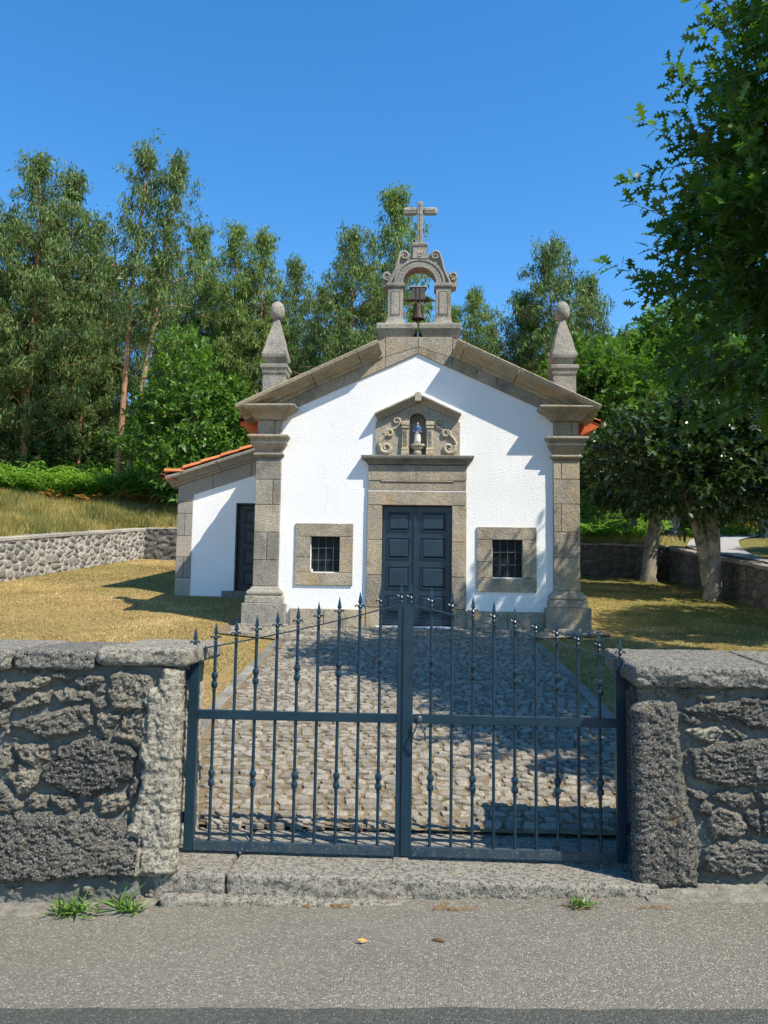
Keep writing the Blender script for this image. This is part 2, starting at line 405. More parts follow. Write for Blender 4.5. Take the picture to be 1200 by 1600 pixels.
# numpy noise ------------------------------------------------------
def hsh(ix, iy, s=0):
    n = (ix.astype(np.int64)*374761393 + iy.astype(np.int64)*668265263 + s*2147483647) & 0xffffffff
    n = ((n ^ (n >> 13))*1274126177) & 0xffffffff
    return ((n ^ (n >> 16)) & 0xffffff)/float(0xffffff)
def vn(x, y, s=0):
    ix = np.floor(x); iy = np.floor(y); fx = x-ix; fy = y-iy
    fx = fx*fx*(3-2*fx); fy = fy*fy*(3-2*fy)
    a = hsh(ix, iy, s); b = hsh(ix+1, iy, s); c = hsh(ix, iy+1, s); d = hsh(ix+1, iy+1, s)
    return (a*(1-fx)+b*fx)*(1-fy)+(c*(1-fx)+d*fx)*fy
def fbm(x, y, s=0, o=4, g=.55):
    t = 0; a = 1; n = 0
    for i in range(o):
        t = t+a*vn(x*2**i+i*17.3, y*2**i+i*9.1, s+i); n += a; a *= g
    return t/n
def voro(u, v, s=0, jit=.85):
    iu = np.floor(u); iv = np.floor(v)
    f1 = np.full(u.shape, 9.); f2 = np.full(u.shape, 9.); idv = np.zeros(u.shape)
    for du in (-1, 0, 1):
        for dv in (-1, 0, 1):
            cu = iu+du; cv = iv+dv
            px = cu+.5+(hsh(cu, cv, s)-.5)*jit; py = cv+.5+(hsh(cu, cv, s+7)-.5)*jit
            d = np.hypot(px-u, py-v); i_ = hsh(cu, cv, s+13)
            m = d < f1
            f2 = np.where(m, f1, np.minimum(f2, d)); idv = np.where(m, i_, idv); f1 = np.where(m, d, f1)
    return f1, f2, idv
def smooth(a, b, x):
    t = np.clip((x-a)/(b-a), 0, 1); return t*t*(3-2*t)

# terrain height ----------------------------------------------------
KY = [4.2, 4.96, 5.02, 9, 13.8, 18, 25.5, 40]; KZ = [-.1, -.02, .105, .47, .88, 1.36, 2.15, 2.9]
YB = 26.0
def road_z(x, y): return np.clip(.04*(np.asarray(x, float)+.3), -.12, .13)*smooth(1.5, 3.9, np.asarray(y, float)) if True else 0
def hz(x, y):
    x = np.asarray(x, float); y = np.asarray(y, float)
    base = np.interp(y, KY, KZ)
    inn = base - .022*x*smooth(13, 18, y) + .02*(fbm(x*.8, y*.8, 3)-.5)
    # outside right: a slope at the level of the wall top, lane on it
    rp = .234+.107*np.minimum(y, 41)+np.maximum(0, y-41)*.16
    rt = base*(1-smooth(5, 11, y)) + rp*smooth(5, 11, y)
    rt = rt + .15*np.maximum(0, smooth(24, 34, y)*(x*0+ (11.2+ (y-30)*.35 - x)).clip(-2, 6))*smooth(33, 40, y)*.35
    # outside left
    lf = np.interp(y, [4.5, 9, 18, 26], [.5, 1.4, 2.5, 3.3]) + .12*np.clip(-9.6-x, 0, 30)
    # behind
    w_ = smooth(-3, 6, x)
    top = 3.3*(1-w_)+2.9*w_; sl = .275*(1-w_)+.14*w_
    yy = np.clip(y-YB, 0, 60)
    bk = top + sl*yy + .35*(fbm(x*.3, y*.3, 5)-.5)*smooth(0, 4, yy)
    bk = bk + .12*np.clip(-9.6-x, 0, 30)*(1-smooth(0, 8, yy))
    bk = bk*(1-smooth(7.0, 9.0, x)) + rt*smooth(7.0, 9.0, x)
    res = np.where(x > 7.9, rt, inn)
    res = np.where(x < np.interp(y, [4.9, 17, 26], [-9.98, -9.62, -9.02])-.2, lf, res)
    yback = np.interp(x, [-9, -3, 2, 7.9], [26, 25.8, 25.4, 25.05])+.2
    res = np.where(y > yback, np.where(x > 7.9, rt, bk), res)
    res = np.where(y < 4.3, -.16, res)
    return res
def hz1(x, y): return float(hz(np.array([x]), np.array([y]))[0])

# =================================================================== CHAPEL
from mathutils.geometry import tessellate_polygon
CX, YF, ZF = -0.04, 13.8, .88
def holed(mb, loops, y0, y1):
    tri = tessellate_polygon([[Vector((x, z, 0)) for x, z in l] for l in loops])
    flat = [p for l in loops for p in l]; n = len(flat)
    V = [(x, y0, z) for x, z in flat]+[(x, y1, z) for x, z in flat]
    Fc = [tuple(t) for t in tri]+[tuple(i+n for i in reversed(t)) for t in tri]
    b = 0
    for l in loops:
        for i in range(len(l)):
            j = (i+1) % len(l); Fc.append((b+i, b+j, b+j+n, b+i+n))
        b += len(l)
    mb.add(V, Fc)
def rect(x0, x1, z0, z1): return [(x0, z0), (x1, z0), (x1, z1), (x0, z1)]

chapel = empty('chapel', (CX, YF, ZF), 'small whitewashed chapel with granite corners, dark blue double door, bell gable and stone cross', 'chapel')
WL = (-2.135, -1.13, 1.60, 2.67); WLo = (-1.875, -1.36, 1.82, 2.44)
WR = (1.00, 2.02, 1.53, 2.64); WRo = (1.26, 1.78, 1.765, 2.42)
ins = lambda r_, d: rect(r_[0]+d, r_[1]-d, r_[2]+d, r_[3]-d)
m = MB()
holed(m, [[(-2.80, .5), (2.70, .5), (2.70, 4.58), (CX, 5.80), (-2.80, 4.58)], ins(WL, .03), ins(WR, .03), rect(-.86, .79, .52, 3.2), rect(CX+.005-.17, CX+.005+.17, 3.885, 4.66)], YF, YF+.45)
m.build('facade_wall', M['plaster'], chapel)
m = MB()
m.box(-2.80, -2.50, YF+.452, 22.5, .5, 4.55); m.box(2.43, 2.73, YF+.452, 22.5, .5, 4.55)
m.prism([(-2.80, .5), (2.73, .5), (2.73, 4.5), (CX, 5.8), (-2.80, 4.5)], 22.2, 22.5)
m.box(-2.4, 2.4, 13.9+.7, 22.1, .9, .95)
m.build('side_wall', M['plaster'], chapel)

def blocks(mb, x0, x1, y0, y1, zs, gap=.009, split=None, seed=0):
    rnd = random.Random(seed)
    for i in range(len(zs)-1):
        a, b = zs[i]+gap/2, zs[i+1]-gap/2
        if split and split[i]:
            xm = x0+(x1-x0)*split[i]
            mb.box(x0, xm-gap/2, y0, y1, a, b, rnd.uniform(.2, .85)); mb.box(xm+gap/2, x1, y0+rnd.uniform(0, .003), y1, a, b, rnd.uniform(.2, .85))
        else: mb.box(x0, x1, y0+rnd.uniform(0, .004), y1, a, b, rnd.uniform(.2, .85))
# granite plinth between the pilasters
m = MB()
for a, b in ((-2.20, -1.62), (-1.61, -.905), (.83, 1.52), (1.53, 1.98), (1.99, 2.13)):
    m = MB(); m.box(a, b, YF-.05, YF-.002, .60, 1.20, random.Random(a).uniform(.35, .8)); m.build('plinth', M['granite'], chapel, bevel=.008)
# pilasters
for sgn, x0, x1 in ((-1, -2.845, -2.41), (1, 2.30, 2.745)):
    m = MB(); y0 = YF-.09
    zs = [1.57, 1.98, 2.42, 2.86, 3.30, 3.80]
    zs = [1.57, 2.02, 2.50, 2.98, 3.42, 3.80] if sgn < 0 else [1.57, 2.12, 2.56, 3.04, 3.47, 3.80]
    blocks(m, x0, x1, y0, YF+.6, zs, split=[None, .52, None, .7, None] if sgn < 0 else [None, None, .3, None, .3], seed=5+sgn)
    m.box(x0+.012, x1-.012, y0+.014, YF+.59, 1.5, 4.2, .1)
    pil = m.build('pilaster', M['granite_grey' if sgn < 0 else 'granite'], chapel, bevel=.007)
    m = MB()
    m.stack(x0, x1, y0, YF+.6, [(.15, .60), (.15, 1.275), (.14, 1.283)], tone=.45)
    m.stack(x0, x1, y0, YF+.6, [(.105, 1.287), (.105, 1.40), (.095, 1.408)], tone=.6)
    m.stack(x0, x1, y0, YF+.6, [(.07, 1.41), (.088, 1.43), (.092, 1.455), (.085, 1.485), (.065, 1.505), (.04, 1.51), (.038, 1.53), (.0, 1.568)], tone=.45)
    m.box(x0-.20, x1+.2, y0-.21, YF+.3, .60, .935, .7)
    m.build('pilaster_base', M['granite_grey' if sgn < 0 else 'granite'], pil, bevel=.006)
    m = MB()
    m.stack(x0, x1, y0, YF+.6, [(.0, 3.805), (.02, 3.82), (.045, 3.845), (.05, 3.87), (.02, 3.885), (.015, 3.93)], tone=.4)
    m.stack(x0, x1, y0, YF+.6, [(.015, 3.932), (.05, 3.975), (.085, 4.03), (.10, 4.06), (.085, 4.075), (.085, 4.10), (.12, 4.135), (.14, 4.155), (.14, 4.185), (.13, 4.195), (.03, 4.21)], tone=.5)
    blocks(m, x0+.01, x1-.01, y0+.01, YF+.6, [4.212, 4.472], split=[.72], seed=3)
    m.stack(x0, x1, y0, YF+.75, [(.02, 4.475), (.05, 4.49), (.075, 4.53), (.13, 4.58), (.19, 4.61), (.215, 4.63), (.235, 4.635), (.265, 4.675), (.265, 4.70), (.18, 4.725)], tone=.55)
    m.build('pilaster_capital', M['granite'], pil, bevel=.003)
    # pinnacle
    px = -2.60 if sgn < 0 else 2.52; py = 14.02
    m = MB()
    m.stack(px-.198, px+.198, py-.198, py+.198, [(0, 4.4), (0, 5.31), (.01, 5.32)], back=True, tone=.5)
    m.stack(px-.198, px+.198, py-.198, py+.198, [(.0, 5.325), (.012, 5.345), (.025, 5.41), (.045, 5.44), (.045, 5.495), (.035, 5.505)], back=True, tone=.6)
    m.build('pinnacle_die', M['granite_grey'], chapel, bevel=.004)
    m = MB()
    m.lathe((px, py, 0), [(.155, 5.50), (.155, 5.53), (.145, 5.545), (.165, 5.57), (.205, 5.62), (.225, 5.665), (.222, 5.70), (.202, 5.76), (.175, 5.86), (.15, 5.99), (.11, 6.13), (.075, 6.26), (.05, 6.36), (.045, 6.40)], 4, square=True, tone=.6)
    # swap the four-sided stack so that its faces look along the axes
    p1 = m.build('pinnacle', M['granite_grey'], chapel, bevel=.012, seg=2, smooth=True)
    m = MB(); k = 14
    m.lathe((px, py, 0), [(.02, 6.36)]+[(.137*math.sin(math.pi*(i+.6)/(k+.6))**.8*(1.06-.18*i/k), 6.365+.345*(1-math.cos(math.pi*(i+.6)/(k+.6)))/2) for i in range(1, k)]+[(.01, 6.712)], 20, tone=.65)
    m.build('pinnacle_egg', M['granite_grey'], p1, smooth=True)

# raking band and cornice
m = MB(); zl = lambda x: 5.69-.458*abs(x-CX); zt = lambda x: 6.245-.470*abs(x-CX)
def bandpoly(a, b): return [(a, zl(a)), (b, zl(b)), (b, zt(b)), (a, zt(a))]
g_ = .004
for i, (a, b) in enumerate([(-2.80, -2.18), (-2.18, -1.34), (-1.34, -.62)]):
    m.prism(bandpoly(a+g_, b-g_), YF-.03, YF+.44, [.45, .6, .5][i])
for i, (a, b) in enumerate([(.56, 1.0), (1.0, 1.35), (1.35, 2.10), (2.10, 2.73)]):
    m.prism(bandpoly(a+g_, b-g_), YF-.03, YF+.44, [.35, .62, .4, .5][i])
m.prism([(-.62+g_, zl(-.62)), (CX-g_, zl(CX)), (CX-g_, 5.80), (-.62+g_, 5.62)], YF-.032, YF+.44, .5)
m.prism([(.56-g_, zl(.56)), (CX+g_, zl(CX)), (CX+g_, 5.80), (.56-g_, 5.60)], YF-.032, YF+.44, .35)
m.prism([(-.62+g_, 5.628), (CX-g_, 5.808), (CX-g_, 5.985), (-.62+g_, 5.985)], YF-.030, YF+.44, .42)
m.prism([(.56-g_, 5.608), (CX+g_, 5.808), (CX+g_, 5.985), (.56-g_, 5.985)], YF-.028, YF+.44, .6)
m.build('raking_band', M['granite'], chapel, bevel=.004)
prof = [(-.40, -.03), (.06, -.03), (.07, .02), (.13, .035), (.17, .075), (.24, .10), (.31, .11), (.315, .125), (.36, .14), (.38, .195), (.365, .205), (-.40, .285)]
zc = lambda x: zt(x)-.275*1.105
m = MB()
for a, b, t in ((-3.10, -1.83, .95), (-1.82, -1.03, .85), (-1.02, -.66, .9)):
    m.sweep(prof, (a, zc(a)), (b, zc(b)), YF, t)
m.build('raking_cornice', M['granite'], chapel, bevel=.005); m = MB()
for a, b, t in ((.555, .70, 1.0), (.71, 1.62, .8), (1.63, 2.99, .85)):
    m.sweep(prof, (a, zc(a)), (b, zc(b)), YF, t)
m.build('raking_cornice', M['granite'], chapel, bevel=.005)

# belfry
bel = empty('belfry', (CX, YF+.1, 5.98), None, None); bel.parent = chapel; bel.location = Vector((CX, YF+.1, 5.98))-org(chapel)
bel.name = 'belfry'
bprof = [(.0, 5.985), (.02, 6.02), (.05, 6.07), (.055, 6.10), (.085, 6.13), (.09, 6.215), (.075, 6.245)]
m = MB(); y0, y1 = 13.84, 14.34
m.stack(-.70, CX-.115, y0, y1, bprof, back=True, tone=.55); m.stack(CX+.095, .62, y0, y1, bprof, back=True, tone=.45)
m.build('belfry_base', M['granite_grey'], bel, bevel=.012)
y0, y1 = 13.93, 14.25
for sgn in (-1, 1):
    xa, xb = (CX-.555, CX-.285) if sgn < 0 else (CX+.305, CX+.575)
    m = MB()
    m.stack(xa, xb, y0, y1, [(.045, 6.247), (.045, 6.27), (.03, 6.30), (.012, 6.345), (0, 6.39), (0, 6.91), (.0, 6.94)], back=True, tone=.6)
    m.stack(xa, xb, y0, y1, [(.012, 6.943), (.02, 6.96), (.03, 6.97), (.03, 7.02), (.025, 7.028)], back=True, tone=.55)
    # raised frame round the sunk panel
    for bx in ((xa+.045, xa+.060, 6.44, 6.88), (xb-.060, xb-.045, 6.44, 6.88), (xa+.045, xb-.045, 6.44, 6.455), (xa+.045, xb-.045, 6.865, 6.88)):
        m.box(bx[0], bx[1], y0-.010, y0+.01, bx[2], bx[3], .35)
    m.box(xa+.064, xb-.064, y0-.006, y0+.01, 6.46, 6.86, .7)
    m.build('pier', M['granite_grey'], bel, bevel=.005)
q = lambda x, y: (CX+.01+(x-517)*.0017, 7.03+(985-y)*.00172)
acx = CX+.01; rin, rout = .30, .47
arc = lambda r_, a0, a1, n=24: [(acx+r_*math.cos(R(a0+(a1-a0)*i/n)), 7.03+r_*math.sin(R(a0+(a1-a0)*i/n))) for i in range(n+1)]
m = MB()
# solid arch with scroll shoulders behind
right = [(740, 984), (800, 990), (862, 1022), (905, 1012), (918, 960), (912, 895), (885, 856), (850, 852), (822, 880), (800, 862), (776, 800), (762, 740), (750, 690), (728, 655), (690, 636), (645, 642), (612, 668), (600, 700)]
outl = [q(*p) for p in right] + [q(1034-x, y) for x, y in right[::-1]]
inner = arc(rin, 180, 0)
poly = outl+[]
full = [q(*p) for p in right]+[q(1034-x, y) for x, y in right[::-1]]+[(acx-rin, 7.032)]+arc(rin, 180, 0)[1:-1]+[(acx+rin, 7.032)]
tri = tessellate_polygon([[Vector((x, z, 0)) for x, z in full]])
n = len(full); yA, yB = y0+.03, y1-.03
m.add([(x, yA, z) for x, z in full]+[(x, yB, z) for x, z in full],
      [tuple(t) for t in tri]+[tuple(i+n for i in reversed(t)) for t in tri]+[(i, (i+1) % n, (i+1) % n+n, i+n) for i in range(n)], .5)
m.build('scroll_gable', M['granite_grey'], bel)
m = MB()
for ra, rb, ya in ((rin, rin+.045, y0+.005), (rin+.05, rin+.115, y0+.012), (rin+.12, rin+.16, y0-.002)):
    A_ = arc(ra, 0, 180, 28); B_ = arc(rb, 0, 180, 28)
    for i in range(28):
        m.add([(A_[i][0], ya, A_[i][1]), (B_[i][0], ya, B_[i][1]), (B_[i+1][0], ya, B_[i+1][1]), (A_[i+1][0], ya, A_[i+1][1]),
               (A_[i][0], y1-.01, A_[i][1]), (B_[i][0], y1-.01, B_[i][1]), (B_[i+1][0], y1-.01, B_[i+1][1]), (A_[i+1][0], y1-.01, A_[i+1][1])],
              [(0, 1, 2, 3), (7, 6, 5, 4), (0, 3, 7, 4), (1, 5, 6, 2)], .5)
m.build('arch', M['granite_grey'], bel)
def volute(mb, cx, cz, y, r0, turns, start, sgn, rad, n=26, tail=(), dirz=1):
    pts = []
    for i in range(n+1):
        t = i/n; a = R(start)+sgn*turns*2*math.pi*t; rr = r0*(1-.82*t)
        pts.append((cx+rr*math.cos(a), y, cz+rr*math.sin(a)))
    mb.tube(list(tail)+pts, [rad*1.0]*len(tail)+[rad*(1-.45*i/n) for i in range(n+1)], 6)
m = MB()
for s_ in (1, -1):
    X = lambda x: x if s_ > 0 else 1034-x
    c1 = q(X(680), 690); c2 = q(X(866), 910)
    t1 = [q(X(x), y) for x, y in ((838, 985), (800, 905), (768, 830), (752, 760))]
    volute(m, c1[0], c1[1], y0+.012, .088, 1.5, 0 if s_ > 0 else 180, s_, .030, tail=[(a, y0+.02, b) for a, b in t1])
    m.build('scroll', M['granite_grey'], bel, smooth=True); m = MB()
    volute(m, c2[0], c2[1], y0+.012, .074, 1.4, -110 if s_ > 0 else -70, s_, .026)
    m.build('scroll', M['granite_grey'], bel, smooth=True); m = MB()
m = MB()
m.prism([q(598, 722), q(436, 722), q(446, 640), q(588, 640)], y0-.012, y1, .6)
m.lathe((q(517, 0)[0], 0, 0), [(.0, 0)], 3) if False else None
pts = [(q(517, 683)[0]+.030*math.cos(a), y0-.014, q(517, 683)[1]+.034*math.sin(a)) for a in np.linspace(0, 2*math.pi, 16, endpoint=False)]
m.tube(pts, .009, 5, close=True)
m.build('keystone', M['granite_grey'], bel, bevel=.004)
m = MB(); cxx = CX+.005
m.stack(cxx-.125, cxx+.125, 13.97, 14.21, [(.0, 7.622), (0, 7.72), (.012, 7.735), (.02, 7.76), (.02, 7.792), (.008, 7.80)], back=True, tone=.5)
m.build('cross_pedestal', M['granite_grey'], bel, bevel=.008)
m = MB()
def octbar(mb, a, b, w_, axis):
    n = 8; pts = []
    mb.tube([a, b], w_, 8, tone=.55)
m.stack(cxx-.053, cxx+.053, 14.04, 14.145, [(0, 7.802), (-.004, 8.36)], back=True, tone=.6)
m.stack(cxx-.05, cxx+.05, 14.043, 14.142, [(0, 8.362), (0, 8.52)], back=True, tone=.6)
m.stack(cxx-.05, cxx+.05, 14.043, 14.142, [(0, 8.522), (0, 8.60), (-.012, 8.618)], back=True, tone=.6)
m.build('cross_shaft', M['granite_grey'], bel, bevel=.016)
m = MB()
m.box(cxx-.315, cxx-.052, 14.045, 14.14, 8.372, 8.512, .55); m.box(cxx+.052, cxx+.315, 14.045, 14.14, 8.372, 8.512, .55)
m.build('cross_arm', M['granite_grey'], bel, bevel=.03)
m = MB()
m.box(cxx-.012, cxx+.012, 14.034, 14.05, 7.83, 8.59, .35)
m.box(cxx-.28, cxx-.055, 14.036, 14.05, 8.435, 8.45, .35); m.box(cxx+.055, cxx+.28, 14.036, 14.05, 8.435, 8.45, .35)
m.build('cross_relief', M['granite_grey'], bel, bevel=.003)

# bell with its yoke hangs in the arch: a thing of its own
bx = CX-.015; by = 14.09
bell = empty('bell', (bx, by, 6.35), 'small rusty bell hanging from a dark flared yoke in the bell gable arch', 'bell')
m = MB()
yk = [(-.205, 6.755), (-.19, 6.79), (-.15, 6.815), (-.125, 6.85), (-.115, 6.91), (-.12, 6.965), (-.15, 6.985), (.15, 6.985), (.135, 6.965), (.115, 6.91), (.13, 6.85), (.16, 6.815), (.20, 6.79), (.215, 6.755)]
m.prism([(bx+a, b) for a, b in yk], by-.07, by+.07, .4)
m.build('yoke', M['wood_dark'], bell, bevel=.006)
m = MB(); m.box(bx-.155, bx+.155, by-.08, by+.08, 6.987, 7.005); m.build('yoke_cap', M['pole'], bell, bevel=.003)
m = MB()
for dx in (-.035, .035): m.box(bx+dx-.009, bx+dx+.009, by-.079, by-.071, 6.70, 7.02)
m.tube([(bx-.29, by, 6.765), (bx+.31, by, 6.765)], .011, 8)
m.tube([(bx+.10, by-.07, 6.74), (bx+.10, by-.07, 6.52)], .006, 6)
m.tube([(bx+.10+.03*math.cos(a), by-.07, 6.56+.035*math.sin(a)) for a in np.linspace(0, 6.28, 12, endpoint=False)], .006, 5, close=True)
m.build('ironwork', M['rust'], bell)
m = MB()
m.lathe((bx, by, 0), [(.015, 6.75), (.05, 6.73), (.072, 6.69), (.078, 6.62), (.085, 6.55), (.10, 6.48), (.112, 6.43), (.117, 6.415), (.105, 6.41), (.09, 6.46), (.02, 6.6)], 24)
m.tube([(bx, by, 6.55), (bx, by, 6.42)], [.008, .02], 8)
m.build('bell_body', M['bronze'], bell, smooth=True)

# door surround, frieze and cornice
m = MB(); ys = YF-.055; ya = YF+.16
zsl = [.60, 1.24, 1.79, 2.40, 2.995]
blocks(m, -.89, -.635, ys, ya, zsl, seed=2); blocks(m, .572, .822, ys, ya, [.60, 1.22, 1.77, 2.37, 2.995], seed=4)
m.box(-.885, .818, ys+.002, ya, 3.001, 3.235, .6)
m.build('door_surround', M['granite'], chapel, bevel=.006)
m = MB(); m.box(-.885, .818, ys+.006, YF+.1, 3.239, 3.252); m.build('white_fillet', M['plaster'], chapel)
m = MB()
m.box(-.877, .81, ys+.004, YF+.1, 3.256, 3.405, .4)
m.prism([(-.66, 3.405), (.60, 3.405), (.60, 3.428), (-.66, 3.428)], ys-.012, YF+.1, .5)
m.box(-.885, -.06, ys-.008, YF+.1, 3.431, 3.69, .55); m.box(-.053, .818, ys-.010, YF+.1, 3.431, 3.69, .45)
m.build('frieze', M['granite'], chapel, bevel=.004)
m = MB()
for a, b, t in ((-.885, -.24, .35), (-.236, .818, .4)):
    m.stack(a, b, YF-.05, YF+.1, [(.0 if 0 else .0, 3.693), (.0, 3.70)], tone=t)
m.stack(-.885, .818, YF-.05, YF+.1, [(.005, 3.705), (.02, 3.715), (.03, 3.745), (.07, 3.775), (.095, 3.79), (.10, 3.80), (.115, 3.805), (.125, 3.845), (.12, 3.855), (.05, 3.868)], tone=.25)
m.build('door_cornice', M['granite_grey'], chapel, bevel=.003)

# double door
def panel_leaf(mb, x0, x1, y, z0, z1, zs, st=.085, w_=.035):
    """zs = list of (z0,z1) panels"""
    mb.box(x0, x1, y, y+.045, z0, z1)
    for a, b in zs:
        xa, xb = x0+st, x1-st
        # bolection frame
        for bx_ in ((xa, xa+w_*.5, a, b), (xb-w_*.5, xb, a, b), (xa, xb, a, a+w_*.5), (xa, xb, b-w_*.5, b)):
            mb.box(bx_[0], bx_[1], y-.018, y, bx_[2], bx_[3])
        mb.stack(0, 0, 0, 0, [(0, 0)]) if False else None
        V = [(xa+w_*.7, y-.001, a+w_*.7), (xb-w_*.7, y-.001, a+w_*.7), (xb-w_*.7, y-.001, b-w_*.7), (xa+w_*.7, y-.001, b-w_*.7),
             (xa+w_*1.6, y-.016, a+w_*1.6), (xb-w_*1.6, y-.016, a+w_*1.6), (xb-w_*1.6, y-.016, b-w_*1.6), (xa+w_*1.6, y-.016, b-w_*1.6)]
        mb.add(V, [(0, 1, 5, 4), (1, 2, 6, 5), (2, 3, 7, 6), (3, 0, 4, 7), (4, 5, 6, 7)])
yd = YF+.07
zp = [(1.12, 1.46), (1.56, 1.95), (2.07, 2.45), (2.55, 2.90)]
for i, (a, b) in enumerate(((-.635, -.06), (-.052, .572))):
    m = MB(); panel_leaf(m, a+.004, b-.004, yd, .94, 2.99, zp)
    m.box(a+.01, b-.01, yd-.012, yd, .95, 1.06)
    m.box(a+.01, b-.01, yd-.02, yd, 1.065, 1.085)
    d = m.build('door_leaf', M['door'], chapel, bevel=.003)
    if i == 0:
        m = MB(); m.box(-.085, -.035, yd-.03, yd-.001, .95, 2.985); m.build('meeting_strip', M['door'], d, bevel=.006)
        m = MB(); m.lathe((0, 0, 0), [(.001, 0), (.014, 0), (.014, .006), (.001, .008)], 10)
        m.v = [(-.135+x, yd-z, 2.055+y) for x, y, z in m.v]; m.build('door_knob', M['grille'], d)
m = MB(); m.box(-.635, .572, yd+.05, yd+.09, .93, 3.0); m.build('door_backing', M['glass'], chapel)
m = MB(); m.box(-.72, .66, YF-.12, YF+.15, .60, .925); m.build('door_step', M['plaster'], chapel, bevel=.01)

# windows
for W, O in ((WL, WLo), (WR, WRo)):
    m = MB(); ya = YF-.028; yb = YF+.2
    x0, x1, z0, z1 = W; a0, a1, c0, c1 = O; gp = .003
    m.box(x0, x1, ya, yb, z0, c0-gp, .55); m.box(x0, x1, ya, yb, c1+gp, z1, .45)
    zm = c0+(c1-c0)*.42
    m.box(x0, a0, ya+.001, yb, c0+gp, zm-gp, .5); m.box(x0, a0, ya, yb, zm+gp, c1-gp, .6); m.box(a1, x1, ya, yb, c0+gp, c1-gp, .65)
    wf = m.build('window_frame', M['granite'], chapel, bevel=.006)
    m = MB(); m.box(a0+.001, a1-.001, YF+.10, YF+.12, c0+.001, c1-.001); m.build('window_pane', M['glass'], wf)
    m = MB()
    m.box(a0+.001, a1-.001, YF+.04, YF+.099, c0-.002, c0+.014); m.box(a0-.001, a0+.012, YF+.04, YF+.099, c0+.015, c1-.002)
    m.box(a0+.012, a0+.05, YF+.03, YF+.05, c0+.015, c0+.06) if W is WL else None
    m.build('white_reveal', M['plaster'], wf)
    m = MB(); n = 3
    for k in range(1, 4):
        xx = a0+(a1-a0)*k/4+.01; m.tube([(xx, YF+.055, c0), (xx+.004, YF+.055, c1)], .007, 6)
    for k in range(1, 3):
        zz = c0+(c1-c0)*(k/3+.01); m.tube([(a0, YF+.066, zz), (a1, YF+.066, zz+.006)], .007, 6)
    m.build('window_grille', M['grille'], wf)

# niche
nx = CX+.005; yn = YF-.035
m = MB()
holed(m, [[(nx-.735, 3.87), (nx+.735, 3.87), (nx+.735, 4.455), (nx, 4.80), (nx-.735, 4.455)],
          [(nx-.145, 3.90), (nx+.145, 3.90), (nx+.145, 4.47)]+[(nx+.145*math.cos(a), 4.47+.15*math.sin(a)) for a in np.linspace(.2, math.pi-.2, 9)]+[(nx-.145, 4.47)]], yn, YF+.13)
nic = m.build('niche_panel', M['granite_carved'], chapel)
m = MB(); m.box(nx-.16, nx+.16, YF+.131, YF+.15, 3.88, 4.65); m.build('niche_back', M['granite_carved'], nic)
m = MB()
pp = [(-.03, 0), (.03, 0), (.045, .03), (.09, .06), (.135, .09), (.155, .095), (.16, .125), (-.03, .15)]
sl_ = .455
m.sweep(pp, (nx-.70, 4.475), (nx+.0, 4.80), yn, .5); m.sweep(pp, (nx+.70, 4.475), (nx+.004, 4.80), yn, .4)
m.prism([(nx-.055, 4.80), (nx+.055, 4.80), (nx+.055, 4.94), (nx, 4.965), (nx-.055, 4.94)], yn-.161, yn+.03, .6)
m.build('niche_pediment', M['granite_carved'], nic, bevel=.005)
for s_ in (-1, 1):
    m = MB(); c = nx+s_*.215
    m.stack(c-.055, c+.055, yn-.06, yn, [(.015, 3.872), (.015, 3.93), (.005, 3.945), (.012, 3.955), (.012, 3.985), (0, 3.995), (-.008, 4.32), (0, 4.335), (.012, 4.35), (.005, 4.375), (.018, 4.40), (.018, 4.455), (.0, 4.465)], tone=1)
    for dx in (-.022, 0, .022): m.box(c+dx-.005, c+dx+.005, yn-.066, yn-.04, 4.02, 4.30, .2)
    m.build('niche_column', M['granite_carved'], nic, bevel=.003)
m = MB()
for r_, rad, yy in ((.165, .012, .03), (.20, .016, .035), (.235, .012, .028)):
    m.tube([(nx+r_*math.cos(a), yn-yy+.02, 4.468+r_*math.sin(a)) for a in np.linspace(0, math.pi, 20)], rad, 6, tone=.75)
for k in range(7):
    a = math.pi*(k+.5)/7; m.tube([(nx+.02*math.cos(a), YF+.115, 4.47+.02*math.sin(a)), (nx+.13*math.cos(a), YF+.05, 4.47+.13*math.sin(a))], [.005, .016], 5, tone=.3)
m.build('niche_arch', M['granite_carved'], nic, smooth=True)
for s_ in (-1, 1):
    m = MB()
    def vl(cx, cz, r0, st, sg, turns=1.35, tail=(), rad=.020):
        a = [(nx+s_*x, yn-.012, z) for x, z in tail]
        pts = []
        for i in range(23):
            t = i/22; an = R(st)+sg*turns*2*math.pi*t; rr = r0*(1-.8*t)
            pts.append((nx+s_*(cx+rr*math.cos(an)), yn-.012, cz+rr*math.sin(an)))
        m.tube(a+pts, [rad*.7]*len(a)+[rad*(1-.4*i/22) for i in range(23)], 6, tone=1)
    # large lower S
    vl(.545, 4.0, .105, 20, -1, tail=[(.50, 4.31), (.53, 4.26), (.60, 4.19), (.655, 4.12), (.67, 4.05)], rad=.044)
    vl(.49, 4.25, .082, -20, 1, turns=1.2, tail=[(.63, 4.15), (.58, 4.21)], rad=.036)
    # upper C
    vl(.37, 4.47, .065, 200, -1, turns=1.2, tail=[(.50, 4.30), (.42, 4.33), (.33, 4.38)], rad=.026)
    m.build('niche_scroll', M['granite_carved'], nic, smooth=True)
m = MB()
m.lathe((nx, yn-.01, 0), [(.05, 3.875), (.07, 3.90), (.075, 3.93), (.05, 3.945), (.065, 3.97), (.10, 4.0), (.105, 4.02), (.13, 4.035), (.13, 4.065), (.12, 4.07)], 18, sy=.55, tone=.75)
m.build('niche_bracket', M['granite_carved'], nic, smooth=True)

